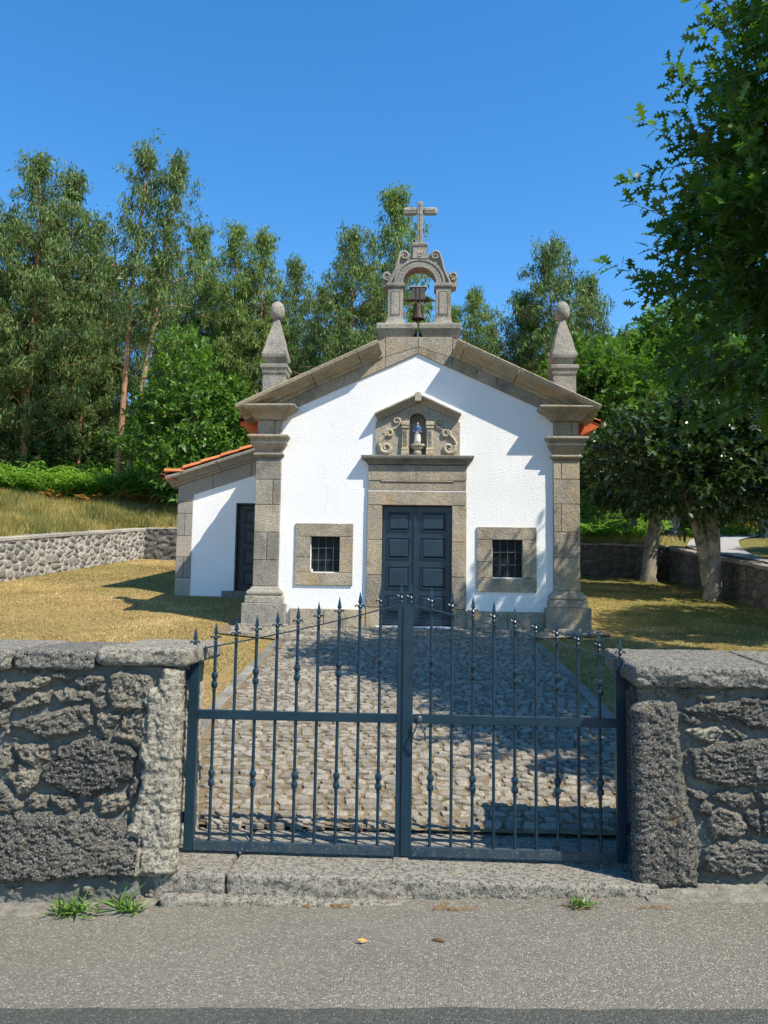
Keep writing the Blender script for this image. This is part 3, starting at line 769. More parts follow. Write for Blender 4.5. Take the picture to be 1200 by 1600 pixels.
# statue of a robed saint
sx_, sy_, sz_ = nx, yn-.005, 4.071
st = empty('statue', (sx_, sy_, sz_), 'little painted statue of a robed figure with blue shoulders and white robe in the niche', 'statue')
m = MB(); m.stack(sx_-.055, sx_+.055, sy_-.03, sy_+.03, [(0, sz_), (0, sz_+.03), (-.008, sz_+.04)], back=True, tone=.6); m.build('statue_base', M['granite_carved'], st, bevel=.003)
m = MB(); V = []; secs = [(.0, .055, .033), (.03, .058, .034), (.09, .05, .032), (.15, .046, .03), (.20, .05, .032), (.235, .056, .033), (.262, .052, .03), (.275, .03, .022), (.285, .017, .016), (.30, .016, .016)]
m.lathe((sx_, sy_, sz_+.04), [(a, z) for z, a, b in secs], 18, sy=.62)
for i, (x, y, z) in enumerate(m.v):
    k = i % 18; zz = z-(sz_+.04)
    if zz < .2: f = 1+.10*math.sin(k*2.1+zz*9)*(1-zz/.2); m.v[i] = (sx_+(x-sx_)*f, sy_+(y-sy_)*f, z)
m.build('robe', M['statue_white'], st, smooth=True)
m = MB()
m.lathe((sx_, sy_+.002, sz_+.04), [(.045, .165), (.054, .185), (.058, .22), (.060, .25), (.050, .268), (.024, .28), (.02, .276)], 18, sy=.66)
for s_ in (-1, 1):
    m.tube([(sx_+s_*.05, sy_, sz_+.285), (sx_+s_*.062, sy_-.005, sz_+.24), (sx_+s_*.058, sy_-.02, sz_+.205), (sx_+s_*.025, sy_-.04, sz_+.215)], [.017, .017, .014, .012], 8)
m.build('mantle', M['statue_blue'], st, smooth=True)
m = MB(); k = 10
m.lathe((sx_, sy_-.002, sz_+.328), [(.001, 0)]+[(.024*math.sin(math.pi*i/k), .055*(1-math.cos(math.pi*i/k))/2) for i in range(1, k)]+[(.001, .055)], 14)
m.tube([(sx_, sy_-.024, sz_+.362), (sx_, sy_-.030, sz_+.354)], [.003, .005], 6)
m.build('head', M['statue_skin'], st, smooth=True); m = MB()
for s_ in (-1, 1): m.tube([(sx_+s_*.022, sy_-.043, sz_+.212), (sx_+s_*.012, sy_-.046, sz_+.222), (sx_+s_*.004, sy_-.046, sz_+.232)], [.008, .007, .003], 6)
m.build('hands', M['statue_skin'], st, smooth=True)
m = MB()
m.lathe((sx_, sy_+.006, sz_+.335), [(.022, 0), (.027, .02), (.0265, .035), (.02, .048), (.004, .054)], 14); m.build('hair', M['statue_hair'], st, smooth=True)

# main roof: corrugated clay tiles, two slopes
def tiled(name, xa, za, xb, zb, y0, y1, parent, per=.2, amp=.035, th=.05, mat='tile', rows=.34):
    nu = int((y1-y0)/per*8); nr = max(2, int(math.hypot(xb-xa, zb-za)/rows))
    ys = np.linspace(y0, y1, nu+1)
    P = []; tn = []
    wave = amp*np.abs(np.sin(math.pi*(ys-y0)/per))**.8
    cols_ = np.floor((ys-y0)/per)
    for r_ in range(nr):
        for e, lift in ((0, .022), (1, .0)):
            t = (r_+e)/nr
            x = xa+(xb-xa)*t; z = za+(zb-za)*t
            P.append(np.stack([np.full_like(ys, x), ys, z+wave+lift+th], -1)); tn.append(hsh(cols_, np.full_like(cols_, r_), 5))
    P = np.array(P); n = len(P)
    top = gridmesh(name, np.concatenate([P, np.array([np.stack([np.full_like(ys, xb), ys, zb+wave*.6-.02], -1)]), np.array([np.stack([np.full_like(ys, xa), ys, za+wave*.8-.015], -1)]), P[:1]], 0)-np.array(org(parent)),
                   {'tone': np.concatenate([np.array(tn).ravel(), np.full(3*len(ys), .4)])})
    return link(name, top, M[mat], parent)
tiled('roof', -3.30, 4.53, CX, 6.03, 14.26, 22.9, chapel); tiled('roof', 3.24, 4.53, CX, 6.03, 14.26, 22.9, chapel)
m = MB()
for s_ in (-1, 1):   # stone eaves course and the clay closing piece at the front
    x = -2.80 if s_ < 0 else 2.73
    m.stack(min(x, x+s_*.02), max(x, x+s_*.02), 14.5, 22.5, [(.0, 4.28), (.05, 4.34), (.10, 4.38), (.16, 4.45), (.18, 4.51)], back=True)
    m.build('eaves_course', M['granite'], chapel); m = MB()
m = MB()
for s_ in (-1, 1):
    xo = CX+s_*3.24; xi = CX+s_*2.78
    m.prism([(xo, 4.49), (xo, 4.545), (xi, 4.70), (xi, 4.28)], 14.27, 14.30)
    m.build('eaves_end', M['tilered'], chapel); m = MB()

# =================================================================== side annex (part of the same building)
YA = 17.0
rz_ = lambda x: 3.70+.330*(x+5.20)            # top of wall / bottom of cornice
wz_ = lambda x: 3.505+.330*(x+4.88)           # top of the white panel
m = MB()
m.add(*(lambda P: (P, []))([])) if False else None
holed(m, [[(-4.88, 1.2), (-2.82, 1.2), (-2.82, wz_(-2.82)), (-4.88, wz_(-4.88))], rect(-3.93, -2.95, 1.22, 3.34)], YA, YA+.3)
m.box(-5.15, -4.9, YA+.45, 22.2, .9, 3.65)
m.prism([(-5.15, .9), (-2.82, .9), (-2.82, rz_(-2.82)), (-5.15, rz_(-5.15))], 21.9, 22.2)
ann = m.build('annex_wall', M['plaster'], chapel)
m = MB()
zq = [1.0, 1.72, 2.16, 2.62, 3.10, 3.36]
blocks(m, -5.20, -4.87, YA-.02, YA+.44, zq, split=[None, .5, None, .5, None], seed=8)
m.prism([(-5.20, 3.365), (-4.87, 3.365), (-4.87, wz_(-4.87)), (-4.45, wz_(-4.45)), (-4.45, rz_(-4.45)), (-5.20, rz_(-5.20))], YA-.02, YA+.44, .55)
m.prism([(-4.443, wz_(-4.443)), (-3.62, wz_(-3.62)), (-3.62, rz_(-3.62)), (-4.443, rz_(-4.443))], YA-.02, YA+.3, .5)
m.prism([(-3.613, wz_(-3.613)), (-2.85, wz_(-2.85)), (-2.85, rz_(-2.85)), (-3.613, rz_(-3.613))], YA-.02, YA+.3, .6)
m.build('annex_quoin', M['granite_new'], ann, bevel=.006)
m = MB()
pf = [(-.3, .002), (.06, .002), (.07, .04), (.14, .055), (.19, .10), (.27, .125), (.30, .14), (.345, .15), (.36, .20), (.345, .215), (-.3, .215)]
for a, b, t in ((-5.33, -4.26, .6), (-4.25, -3.35, .5), (-3.34, -2.85, .6)):
    m.sweep(pf, (a, rz_(a)), (b, rz_(b)), YA, t)
m.build('annex_cornice', M['granite_new'], ann, bevel=.004)
m = MB(); panel_leaf(m, -3.90, -3.10, YA+.14, 1.47, 3.30, [(1.56, 1.90), (2.0, 2.36), (2.46, 2.80), (2.90, 3.22)], st=.13)
m.build('annex_door', M['door_dark'], ann, bevel=.003)
m = MB(); m.box(-3.93, -3.90, YA+.02, YA+.29, 1.3, 3.335); m.box(-3.93, -2.96, YA+.02, YA+.29, 3.31, 3.335); m.box(-3.9, -2.96, YA+.2, YA+.28, 1.3, 3.31); m.build('annex_door_frame', M['door_dark'], ann)
m = MB(); m.box(-4.15, -3.0, YA-.18, YA+.15, 1.1, 1.455); m.build('annex_step', M['concrete'], ann, bevel=.01)
tiled('annex_roof', -5.52, 3.83, -2.83, 3.83+.33*2.69, YA-.28, 22.3, ann, mat='tile')
m = MB()
# verge tiles, each overlapping the next, and the flat kicked first one
u = Vector((1, .33)).normalized(); L_ = .42
for i in range(6):
    s0 = -5.42+i*.40; z0 = 3.93+.33*(s0+5.30) if i else 3.955
    pts = []
    for j in range(2):
        x = s0+j*.43; z = z0+(.33*.43*j if i else .02*j)-(.0 if j else -.012)
        rr = .085 if j == 0 else .07
        ring = [(x, YA-.30+rr*math.cos(a), z+rr*.8*math.sin(a)) for a in np.linspace(-.1, math.pi+.1, 9)]
        ring += [(x, YA-.30+(rr-.018)*math.cos(a), z+(rr-.018)*.8*math.sin(a)) for a in np.linspace(math.pi+.1, -.1, 9)]
        pts.append(ring)
    n = len(pts[0]); V = pts[0]+pts[1]
    m.add(V, [(k, (k+1) % n, (k+1) % n+n, k+n) for k in range(n)]+[tuple(reversed(range(n))), tuple(range(n, 2*n))], .35+.3*(i % 3)/2)
m.build('verge_tiles', M['tile'], ann, smooth=True)
m = MB(); m.prism([(-5.50, 3.925), (-5.30, 3.90), (-5.18, 3.78), (-5.30, 3.80), (-5.42, 3.86)], YA-.30, YA+5, .5); m.build('eaves_tile', M['tilered'], ann)

# =================================================================== GATE
YG = 4.55
def finial(mb, x, z, s=1.0):
    k = s
    mb.lathe((x, YG, z), [(.006, 0), (.0105, .004*k), (.0105, .012*k), (.0075, .016*k), (.0095, .026*k), (.012, .034*k), (.007, .042*k), (.007, .052*k)], 10)
    mb.lathe((x, YG, z), [(.008, .052*k), (.0165, .056*k), (.0165, .060*k), (.0125, .072*k), (.006, .100*k), (.001, .118*k)], 4, sy=.7, square=False)
    for sgn in (-1, 1):
        mb.tube([(x+sgn*.004, YG-.002, z+.026*k), (x+sgn*.012, YG-.006, z+.040*k), (x+sgn*.021, YG-.008, z+.044*k), (x+sgn*.027, YG-.006, z+.036*k), (x+sgn*.024, YG-.005, z+.030*k)], [.005, .0055, .005, .0045, .003], 6)
def knot(mb, x, z):
    pr = [(.008, -.066), (.0115, -.060), (.0115, -.054), (.009, -.050)]
    for c in (-.026, .026):
        for i in range(9):
            a = math.pi*i/8; pr.append((.008+.0115*math.sin(a), c-.020*math.cos(a)))
        if c < 0: pr += [(.012, -.004), (.016, .0), (.012, .004)]
    pr += [(.009, .050), (.0115, .054), (.0115, .060), (.008, .066)]
    n0 = len(mb.v); mb.lathe((x, YG, z), pr, 12)
    for i in range(n0, len(mb.v)):      # fluting
        k = (i-n0) % 12; f = 1.06 if k % 2 else .94
        px, py, pz = mb.v[i]; mb.v[i] = (x+(px-x)*f, YG+(py-YG)*f, pz)
def make_leaf(x0, x1, hinge, label, handle):
    """hinge = -1 left, +1 right"""
    root = empty('gate_leaf', ((x0 if hinge < 0 else x1), YG, .128), label, 'gate', 'gate leaves')
    hw, mw = .054, (.038 if hinge < 0 else .046)
    y0, y1 = YG-.02, YG+.02
    ctop = lambda x: (1.222+(x-x0)*(1.506-1.222)/(x1-x0)-.016*math.sin(math.pi*(x-x0)/(x1-x0))) if hinge < 0 else (1.506-(x-x0)*(1.506-1.205)/(x1-x0)+.010*math.sin(math.pi*(x-x0)/(x1-x0)))
    m = MB()
    hx = (x0, x0+hw) if hinge < 0 else (x1-hw, x1); mx = (x1-mw, x1) if hinge < 0 else (x0, x0+mw)
    a, b = hx; m.add([(a, y0, .128), (b, y0, .128), (b, y1, .128), (a, y1, .128), (a, y0, ctop(a)-.006), (b, y0, ctop(b)-.006), (b, y1, ctop(b)-.006), (a, y1, ctop(a)-.006)],
                     [(0, 3, 2, 1), (4, 5, 6, 7), (0, 1, 5, 4), (1, 2, 6, 5), (2, 3, 7, 6), (3, 0, 4, 7)])
    m.box(mx[0], mx[1], y0, y1, .128, 1.500)
    ia, ib = (x0+hw, x1-mw) if hinge < 0 else (x0+mw, x1-hw)
    m.box(ia+.0005, ib-.0005, y0+.001, y1-.001, .843, .892)
    fr = m.build('frame', M['iron'], root, bevel=.0035, seg=2)
    m = MB(); m.box(ia+.0005, ib-.0005, y0+.001, y1-.001, .129, .180); m.build('bottom_rail', M['iron_dusty'], root, bevel=.0035, seg=2)
    if hinge > 0:
        m = MB(); m.box(x0-.012, x0+.026, y0-.008, y0-.001, .135, 1.495); m.build('cover_strip', M['iron'], root, bevel=.002)
    m = MB(); n = 24
    xs = [x0+(x1-x0)*i/n for i in range(n+1)]
    V = []
    for x in xs:
        z = ctop(x); V += [(x, y0, z-.005), (x, y1, z-.005), (x, y1, z+.002), (x, y0, z+.002)]
    Fc = [(0, 1, 2, 3), tuple(4*n+k for k in (3, 2, 1, 0))]
    for i in range(n):
        for k in range(4): Fc.append((4*i+k, 4*i+(k+1) % 4, 4*i+4+(k+1) % 4, 4*i+4+k))
    m.add(V, Fc); m.build('top_band', M['iron'], root)
    cxs = [(x0+.024)+(x1-.018-x0-.024)*i/10 for i in range(11)] if hinge < 0 else [(x0+.03)+(x1-.024-x0-.03)*i/10 for i in range(11)]
    for i, x in enumerate(cxs):
        t = ctop(x)+.012
        if 0 < i < 10:
            m = MB(); m.tube([(x, YG, .179), (x, YG, .50), (x, YG, .843)], .0088, 10); m.tube([(x, YG, .892), (x, YG, t+.004)], .0088, 10)
            br = m.build('bar', M['iron'], root, smooth=True)
            if i % 2 == 1:
                fz = ctop(x)
                for z in (.520, 1.058+(.10*(i-1)/8 if hinge < 0 else .10*(9-i)/8)):
                    m = MB(); knot(m, x, z); m.build('knot', M['iron'], br, smooth=True)
            par = br
        else: par = root; t = ctop(x)+.004
        m = MB(); m.tube([(x, YG, t-.012), (x, YG, t+.004)], .008, 8); finial(m, x, t)
        m.build('spear_finial', M['iron'], par, smooth=False)
    # hinges
    hxx = x0-.012 if hinge < 0 else x1+.012
    m = MB()
    for z in (.30, 1.08): m = MB(); m.tube([(hxx, YG+.005, z-.03), (hxx, YG+.005, z+.03)], .011, 10); m.build('hinge', M['iron'], root, smooth=True)
    if handle:
        m = MB(); hx_ = x0+.082; hz_ = .868
        m.lathe((0, 0, 0), [(.001, .045), (.012, .042), (.017, .034), (.017, .026), (.010, .018), (.012, .008), (.020, .002), (.020, 0)], 14)
        m.v = [(hx_+x, y0-z, hz_+y) for x, y, z in m.v]
        m.build('knob', M['iron_dusty'], root, smooth=True)
        pts = []
        for i in range(26):
            a = R(-70+ (360-40)*i/25+ 0)
        ring = [(-.010, 0), (-.013, -.018), (-.022, -.040), (-.033, -.062), (-.034, -.078), (-.025, -.088), (-.008, -.090), (.008, -.090), (.025, -.088), (.034, -.078), (.033, -.062), (.022, -.040), (.013, -.018), (.010, 0)]
        m = MB(); m.tube([(hx_+a, y0-.030-.012*(-b/.09), hz_-.012+b) for a, b in ring], .0052, 8)
        m.tube([(hx_-.012, y0-.045, hz_-.102), (hx_+.012, y0-.045, hz_-.102)], .0085, 8)
        m.build('ring_handle', M['iron_dusty'], root, smooth=True)
    return root
make_leaf(-1.285, -.074, -1, 'left leaf of the dark blue iron gate, hinged on the left wall', False)
make_leaf(-.068, 1.150, 1, 'right leaf of the dark blue iron gate, the one with the ring handle', True)

# =================================================================== FRONT WALLS
LST=[[(-2.215,1.043),(-2.082,1.073),(-1.865,1.119),(-1.844,1.097),(-2.032,1.028),(-2.165,1.016)],[(-1.815,1.088),(-1.768,1.103),(-1.678,1.1),(-1.676,1.063),(-1.746,1.043),(-1.804,1.06)],[(-1.911,1.003),(-1.86,1.036),(-1.745,1.025),(-1.734,0.993),(-1.8,0.97),(-1.886,0.974)],[(-2.141,0.929),(-2.03,1.001),(-1.935,1.007),(-1.961,0.956),(-2.092,0.916)],[(-2.132,0.851),(-1.977,0.891),(-1.789,0.937),(-1.726,0.929),(-1.708,0.851),(-1.829,0.803),(-1.96,0.773),(-2.068,0.816)],[(-1.715,0.979),(-1.672,0.99),(-1.655,0.953),(-1.674,0.93),(-1.703,0.943)],[(-1.63,1.092),(-1.56,1.116),(-1.417,1.1),(-1.403,0.958),(-1.456,0.913),(-1.608,0.927),(-1.636,1.018)],[(-1.682,0.898),(-1.569,0.905),(-1.604,0.845),(-1.639,0.789),(-1.674,0.834)],[(-1.549,0.891),(-1.413,0.903),(-1.405,0.831),(-1.449,0.748),(-1.583,0.79)],[(-1.961,0.618),(-1.891,0.72),(-1.799,0.767),(-1.676,0.77),(-1.505,0.738),(-1.47,0.702),(-1.489,0.594),(-1.607,0.519),(-1.699,0.476),(-1.813,0.495),(-1.948,0.546)],[(-2.125,0.733),(-2.035,0.748),(-1.96,0.736),(-1.964,0.673),(-2.004,0.622),(-2.078,0.661)],[(-2.232,0.685),(-2.156,0.704),(-2.133,0.66),(-2.17,0.613),(-2.227,0.612)],[(-2.149,0.577),(-2.085,0.618),(-1.999,0.604),(-1.986,0.545),(-2.03,0.485),(-2.091,0.479)],[(-2.25,0.521),(-2.174,0.527),(-2.083,0.426),(-2.1,0.394),(-2.241,0.381)],[(-2.056,0.449),(-2.001,0.477),(-1.93,0.474),(-1.937,0.429),(-1.997,0.405)],[(-1.916,0.479),(-1.812,0.477),(-1.782,0.442),(-1.809,0.406),(-1.856,0.414)],[(-1.744,0.434),(-1.717,0.446),(-1.695,0.427),(-1.724,0.406)],[(-1.665,0.454),(-1.625,0.487),(-1.53,0.476),(-1.506,0.441),(-1.565,0.403),(-1.639,0.397)],[(-1.503,0.494),(-1.469,0.576),(-1.448,0.559),(-1.457,0.496),(-1.488,0.472)],[(-2.241,0.372),(-1.996,0.396),(-1.873,0.377),(-1.779,0.389),(-1.656,0.365),(-1.525,0.36),(-1.485,0.29),(-1.407,0.221),(-1.402,0.097),(-1.699,0.089),(-1.977,0.054),(-2.222,0.064)],[(-2.283,1.06),(-2.207,1.066),(-2.151,1.017),(-2.153,0.97),(-2.219,0.946),(-2.277,0.949)],[(-2.274,0.903),(-2.197,0.91),(-2.167,0.878),(-2.193,0.832),(-2.269,0.83)],[(-1.329,1.143),(-1.277,1.158),(-1.16,1.146),(-1.14,0.908),(-1.14,0.547),(-1.14,0.28),(-1.14,0.10),(-1.425,0.10),(-1.43,0.274),(-1.50,0.316),(-1.445,0.452),(-1.42,0.542),(-1.44,0.704),(-1.41,0.85),(-1.40,1.042),(-1.365,1.042)]]
RST=[[(1.05,1.022),(1.197,1.002),(1.258,1.021),(1.335,1.009),(1.359,0.924),(1.372,0.678),(1.394,0.51),(1.438,0.385),(1.441,0.09),(1.05,0.094),(1.05,0.377),(1.05,0.629),(1.05,0.885)],[(1.371,1.069),(1.397,1.078),(1.448,1.072),(1.44,1.056),(1.388,1.055)],[(1.474,1.055),(1.509,1.064),(1.568,1.053),(1.559,1.034),(1.491,1.034)],[(1.386,0.959),(1.437,0.951),(1.467,0.922),(1.436,0.907),(1.402,0.925)],[(1.404,0.985),(1.49,1.013),(1.61,0.998),(1.697,1.043),(1.859,1.054),(1.855,0.901),(1.736,0.898),(1.651,0.948),(1.523,0.945)],[(1.401,0.874),(1.453,0.894),(1.548,0.894),(1.583,0.861),(1.538,0.83),(1.444,0.841)],[(1.607,0.866),(1.641,0.886),(1.702,0.863),(1.649,0.838)],[(1.425,0.772),(1.52,0.808),(1.691,0.827),(1.853,0.833),(1.846,0.613),(1.728,0.61),(1.6,0.607),(1.431,0.637)],[(1.4,0.581),(1.455,0.578),(1.506,0.554),(1.488,0.533),(1.429,0.552)],[(1.454,0.503),(1.496,0.516),(1.534,0.496),(1.504,0.466),(1.461,0.474)],[(1.54,0.547),(1.617,0.578),(1.726,0.56),(1.744,0.527),(1.682,0.49),(1.573,0.514)],[(1.494,0.428),(1.555,0.472),(1.656,0.466),(1.698,0.401),(1.662,0.358),(1.535,0.336)],[(1.707,0.459),(1.75,0.481),(1.769,0.411),(1.746,0.364),(1.714,0.401)],[(1.482,0.262),(1.551,0.313),(1.678,0.325),(1.837,0.313),(1.834,0.197),(1.657,0.159),(1.489,0.187)],[(1.777,0.561),(1.845,0.58),(1.843,0.496),(1.784,0.495)],[(1.783,0.469),(1.842,0.479),(1.839,0.354),(1.788,0.361)]]
LT = [.75,.62,.6,.6,.5,.4,.62,.5,.62,.12,.85,.7,.8,.5,.6,.6,.4,.8,.4,.3,.45,.4,1.0]
RT = [.28,.3,.75,.25,.22,.95,.5,.3,.3,.3,.35,.5,.2,.35,.3,.25]
def sdf(poly, X, Z):
    P = np.array(poly); n = len(P); d = np.full(X.shape, 1e9); s = np.ones(X.shape)
    for i in range(n):
        a = P[i]; b = P[i-1]; e = b-a; wx = X-a[0]; wz = Z-a[1]
        t = np.clip((wx*e[0]+wz*e[1])/(e@e), 0, 1)
        d = np.minimum(d, (wx-e[0]*t)**2+(wz-e[1]*t)**2)
        c1 = Z >= a[1]; c2 = Z < b[1]; c3 = e[0]*wz > e[1]*wx
        s = np.where((c1 & c2 & c3) | (~c1 & ~c2 & ~c3), -s, s)
    return s*np.sqrt(d)      # negative inside
def stones_known(S, T, x, z):
    wx = (fbm(x*14, z*14, 1, 3)-.5)*.045; wz = (fbm(x*14, z*14, 9, 3)-.5)*.045
    X = x+wx; Z = z+wz
    h = np.zeros(x.shape); mask = np.zeros(x.shape); tone = np.full(x.shape, .3); near = np.full(x.shape, 9.)
    for poly, t in zip(S, T):
        P = np.array(poly); sz = min(np.ptp(P[:, 0]), np.ptp(P[:, 1]))
        d = -sdf(poly, X, Z)+.010+(fbm(x*45, z*45, 19, 3)-.5)*.014
        b = np.clip(d/(.014+.05*sz), 0, 1)**.45*(.034+.045*min(sz, .4))
        b = b*(1+0*d)
        m_ = d > 0
        h = np.where(m_, np.maximum(h, b), h); mask = np.where(m_, np.clip(d/.006, 0, 1), mask); tone = np.where(m_, t, tone)
        near = np.minimum(near, -d)
    # small pinning stones wedged in the wide joints
    u = x*15+(fbm(x*9, z*9, 61, 2)-.5)*.8; v = z*20+(fbm(x*9+4, z*9, 62, 2)-.5)*.8
    f1, f2, i_ = voro(u, v, 63)
    e = (f2-f1-.22)*.05; keep = (near > .014) & (i_ > .66) & (e > 0)
    h = np.where(keep, np.sqrt(np.clip(e/.012, 0, 1))*.016, h); mask = np.where(keep, np.clip(e/.004, 0, 1), mask); tone = np.where(keep, i_*.9, tone)
    return h, mask, tone, near
def rough(x, z, mask, tone, aniso=2.2, k=1.0):
    r1 = fbm(x*10, z*10*aniso, 21, 4)-.5
    r2 = fbm(x*38, z*38*aniso, 31, 4, .75)-.5
    r3 = 1-np.abs(2*fbm(x*24+5, z*24*aniso, 41, 4, .6)-1)
    return mask*(r1*.022+r2*.034+(r3-.8)*.018)*k + (1-mask)*(r1*.024+r2*.020)
def stones_vor(x, z, s, su=3.2, sv=4.6):
    u = x*su+(fbm(x*3, z*3, s, 2)-.5)*.7; v = z*sv+(fbm(x*3+9, z*3, s+3, 2)-.5)*.7
    f1, f2, i_ = voro(u, v, s)
    e = f2-f1-.10-.10*hsh(np.floor(i_*99), np.floor(i_*77), 3)
    mask = np.clip(e/.05, 0, 1); h = np.sqrt(np.clip(e/.35, 0, 1))*.04
    return h, mask, .15+.7*i_
def wall_strip(name, path, z0f, z1f, res, rz, hfun, mat, parent):
    """path: plan polyline; outward normal to the right of travel"""
    P = np.array(path, float); seg = np.hypot(*(P[1:]-P[:-1]).T); S = np.concatenate([[0], np.cumsum(seg)])
    n = max(2, int(S[-1]/res)); s = np.linspace(0, S[-1], n+1)
    X = np.interp(s, S, P[:, 0]); Y = np.interp(s, S, P[:, 1])
    # smoothed direction
    k = max(1, int(.02/res)); Xp = np.pad(X, k, mode='edge'); Yp = np.pad(Y, k, mode='edge')
    dx = Xp[2*k:]-Xp[:-2*k]; dy = Yp[2*k:]-Yp[:-2*k]; l = np.hypot(dx, dy)+1e-9; nx_, ny_ = dy/l, -dx/l
    z0 = z0f(X, Y); z1 = z1f(X, Y); m_ = max(2, int(np.max(z1-z0)/rz)); t = np.linspace(0, 1, m_+1)
    Z = z0[:, None]+(z1-z0)[:, None]*t[None]
    XX = np.repeat(X[:, None], m_+1, 1); YY = np.repeat(Y[:, None], m_+1, 1); SS = np.repeat(s[:, None], m_+1, 1)
    h, mask, tone = hfun(SS, XX, YY, Z)
    Pn = np.stack([XX+nx_[:, None]*h, YY+ny_[:, None]*h, Z], -1)-np.array(org(parent))
    return link(name, gridmesh(name, Pn, {'tone': tone.ravel(), 'mask': mask.ravel()}), M[mat], parent, smooth=True)
def rough_slab(name, x0, x1, y0, y1, z0, z1, res, mat, parent, amp=.012, r=.03, tone=.5, seed=0, ztilt=0, ragged=.02):
    """a rounded, rough-hewn block"""
    c = np.array([(x0+x1)/2, (y0+y1)/2, (z0+z1)/2]); hd = np.array([(x1-x0)/2, (y1-y0)/2, (z1-z0)/2])
    Vs = []; Fs = []; b = 0
    for ax in range(3):
        for sg in (-1, 1):
            a1, a2 = [(1, 2), (2, 0), (0, 1)][ax]
            n1 = max(2, int(2*hd[a1]/res)); n2 = max(2, int(2*hd[a2]/res))
            g1, g2 = np.meshgrid(np.linspace(-1, 1, n1+1)*hd[a1], np.linspace(-1, 1, n2+1)*hd[a2], indexing='ij')
            p = np.zeros(g1.shape+(3,)); p[..., a1] = g1; p[..., a2] = g2; p[..., ax] = sg*hd[ax]
            i = np.arange(p.shape[0]*p.shape[1]).reshape(p.shape[:2])+b
            q_ = np.stack([i[:-1, :-1], i[1:, :-1], i[1:, 1:], i[:-1, 1:]], -1).reshape(-1, 4)
            Fs.append(q_ if sg > 0 else q_[:, ::-1]); Vs.append(p.reshape(-1, 3)); b += p.shape[0]*p.shape[1]
    V = np.concatenate(Vs); Fq = np.concatenate(Fs)
    rr = min(r, hd.min()*.9); inner = np.clip(V, -(hd-rr), hd-rr); d = V-inner; L = np.linalg.norm(d, axis=1, keepdims=True)+1e-9
    N = d/L; V = inner+N*rr+c
    nz_ = (fbm(V[:, 0]*6+seed, V[:, 1]*6+V[:, 2]*14, seed, 4)-.5)*2*amp*1.6+(fbm(V[:, 0]*26+seed, V[:, 1]*26+V[:, 2]*48, seed+5, 4, .65)-.5)*2*amp
    side = (1-np.abs(N[:, 2]))
    V = V+N*(nz_*(.35+.9*side))[:, None]
    V[:, 1] += (fbm(V[:, 0]*2.2+seed, V[:, 0]*0+.5, seed+9, 3)-.5)*ragged*2
    V[:, 2] += ztilt*(V[:, 1]-y0)
    me = fastmesh(name, V-np.array(org(parent)), 4, len(Fq), Fq, {'tone': np.full(len(V), tone), 'mask': np.ones(len(V))})
    bm = bmesh.new(); bm.from_mesh(me); bmesh.ops.remove_doubles(bm, verts=bm.verts, dist=.0015); bm.to_mesh(me); bm.free()
    return link(name, me, M[mat], parent, smooth=True)

wl = empty('stone_wall', (-1.25, 4.3, 0), 'rubble stone wall left of the gate, with one big dark boulder in pale mortar', 'stone wall')
wr = empty('stone_wall', (1.15, 4.3, .05), 'dark rubble stone wall right of the gate with a tall rough granite gatepost', 'stone wall')
def hl(s, x, y, z):
    h, mk, tn, near = stones_known(LST, LT, x, z)
    hv, mv, tv = stones_vor(x, z, 4, 3.6, 5.6); tv = tv*.8
    use = (x < -2.26) | ((y > 4.32) & (x < -1.5))
    h = np.where(use, hv, h); mk = np.where(use, mv, mk); tn = np.where(use, tv, tn)
    post = (tn >= .99); h = h+.012*post
    jam = (y > 4.27) & (x > -1.4)
    h = np.where(jam, .02*smooth(4.5, 4.3, y), h); mk = np.where(jam, 1, mk); tn = np.where(jam, 1.0, tn)
    tn = np.clip(tn+(fbm(x*4, z*4, 77, 3)-.5)*np.where(tn >= .99, .25, .4), 0, 1)
    return h+rough(x+y*1.0, z, mk, tn, np.where((tn > .8) & (x > -1.5), .9, 1.7), np.where((tn > .8) & (x > -1.5), .6, 1.0))+(.05*smooth(.45, .0, z))*(x < -1.42), mk, tn
wall_strip('rubble_face', [(-2.75, 4.265), (-1.285, 4.265), (-1.315, 4.33), (-1.352, 4.42), (-1.352, 4.66), (-1.325, 4.76), (-1.315, 4.97), (-1.9, 4.98)],
           lambda x, y: x*0-.06, lambda x, y: x*0+1.155, .0055, .0055, hl, 'rubble', wl)
for pa, pb, rs_ in (((-10.5, 4.22), (-4.6, 4.245), .02), ((-4.61, 4.245), (-2.74, 4.265), .009)):
    wall_strip('rubble_face', [pa, pb], lambda x, y: x*0-.12, lambda x, y: x*0+1.16, rs_, rs_,
           lambda s, x, y, z: (lambda a: (a[0]+rough(x, z, a[1], a[2], 1.7), a[1], a[2]*.8))(stones_vor(x, z, 4, 3.6, 5.6)), 'rubble', wl)
wall_strip('rubble_back', [(-1.88, 4.98), (-10.5, 4.98)], lambda x, y: x*0-.1, lambda x, y: x*0+1.16, .03, .03,
           lambda s, x, y, z: (lambda a: (a[0]+rough(x, z, a[1], a[2]), a[1], a[2]))(stones_vor(x, z, 8)), 'rubble', wl)
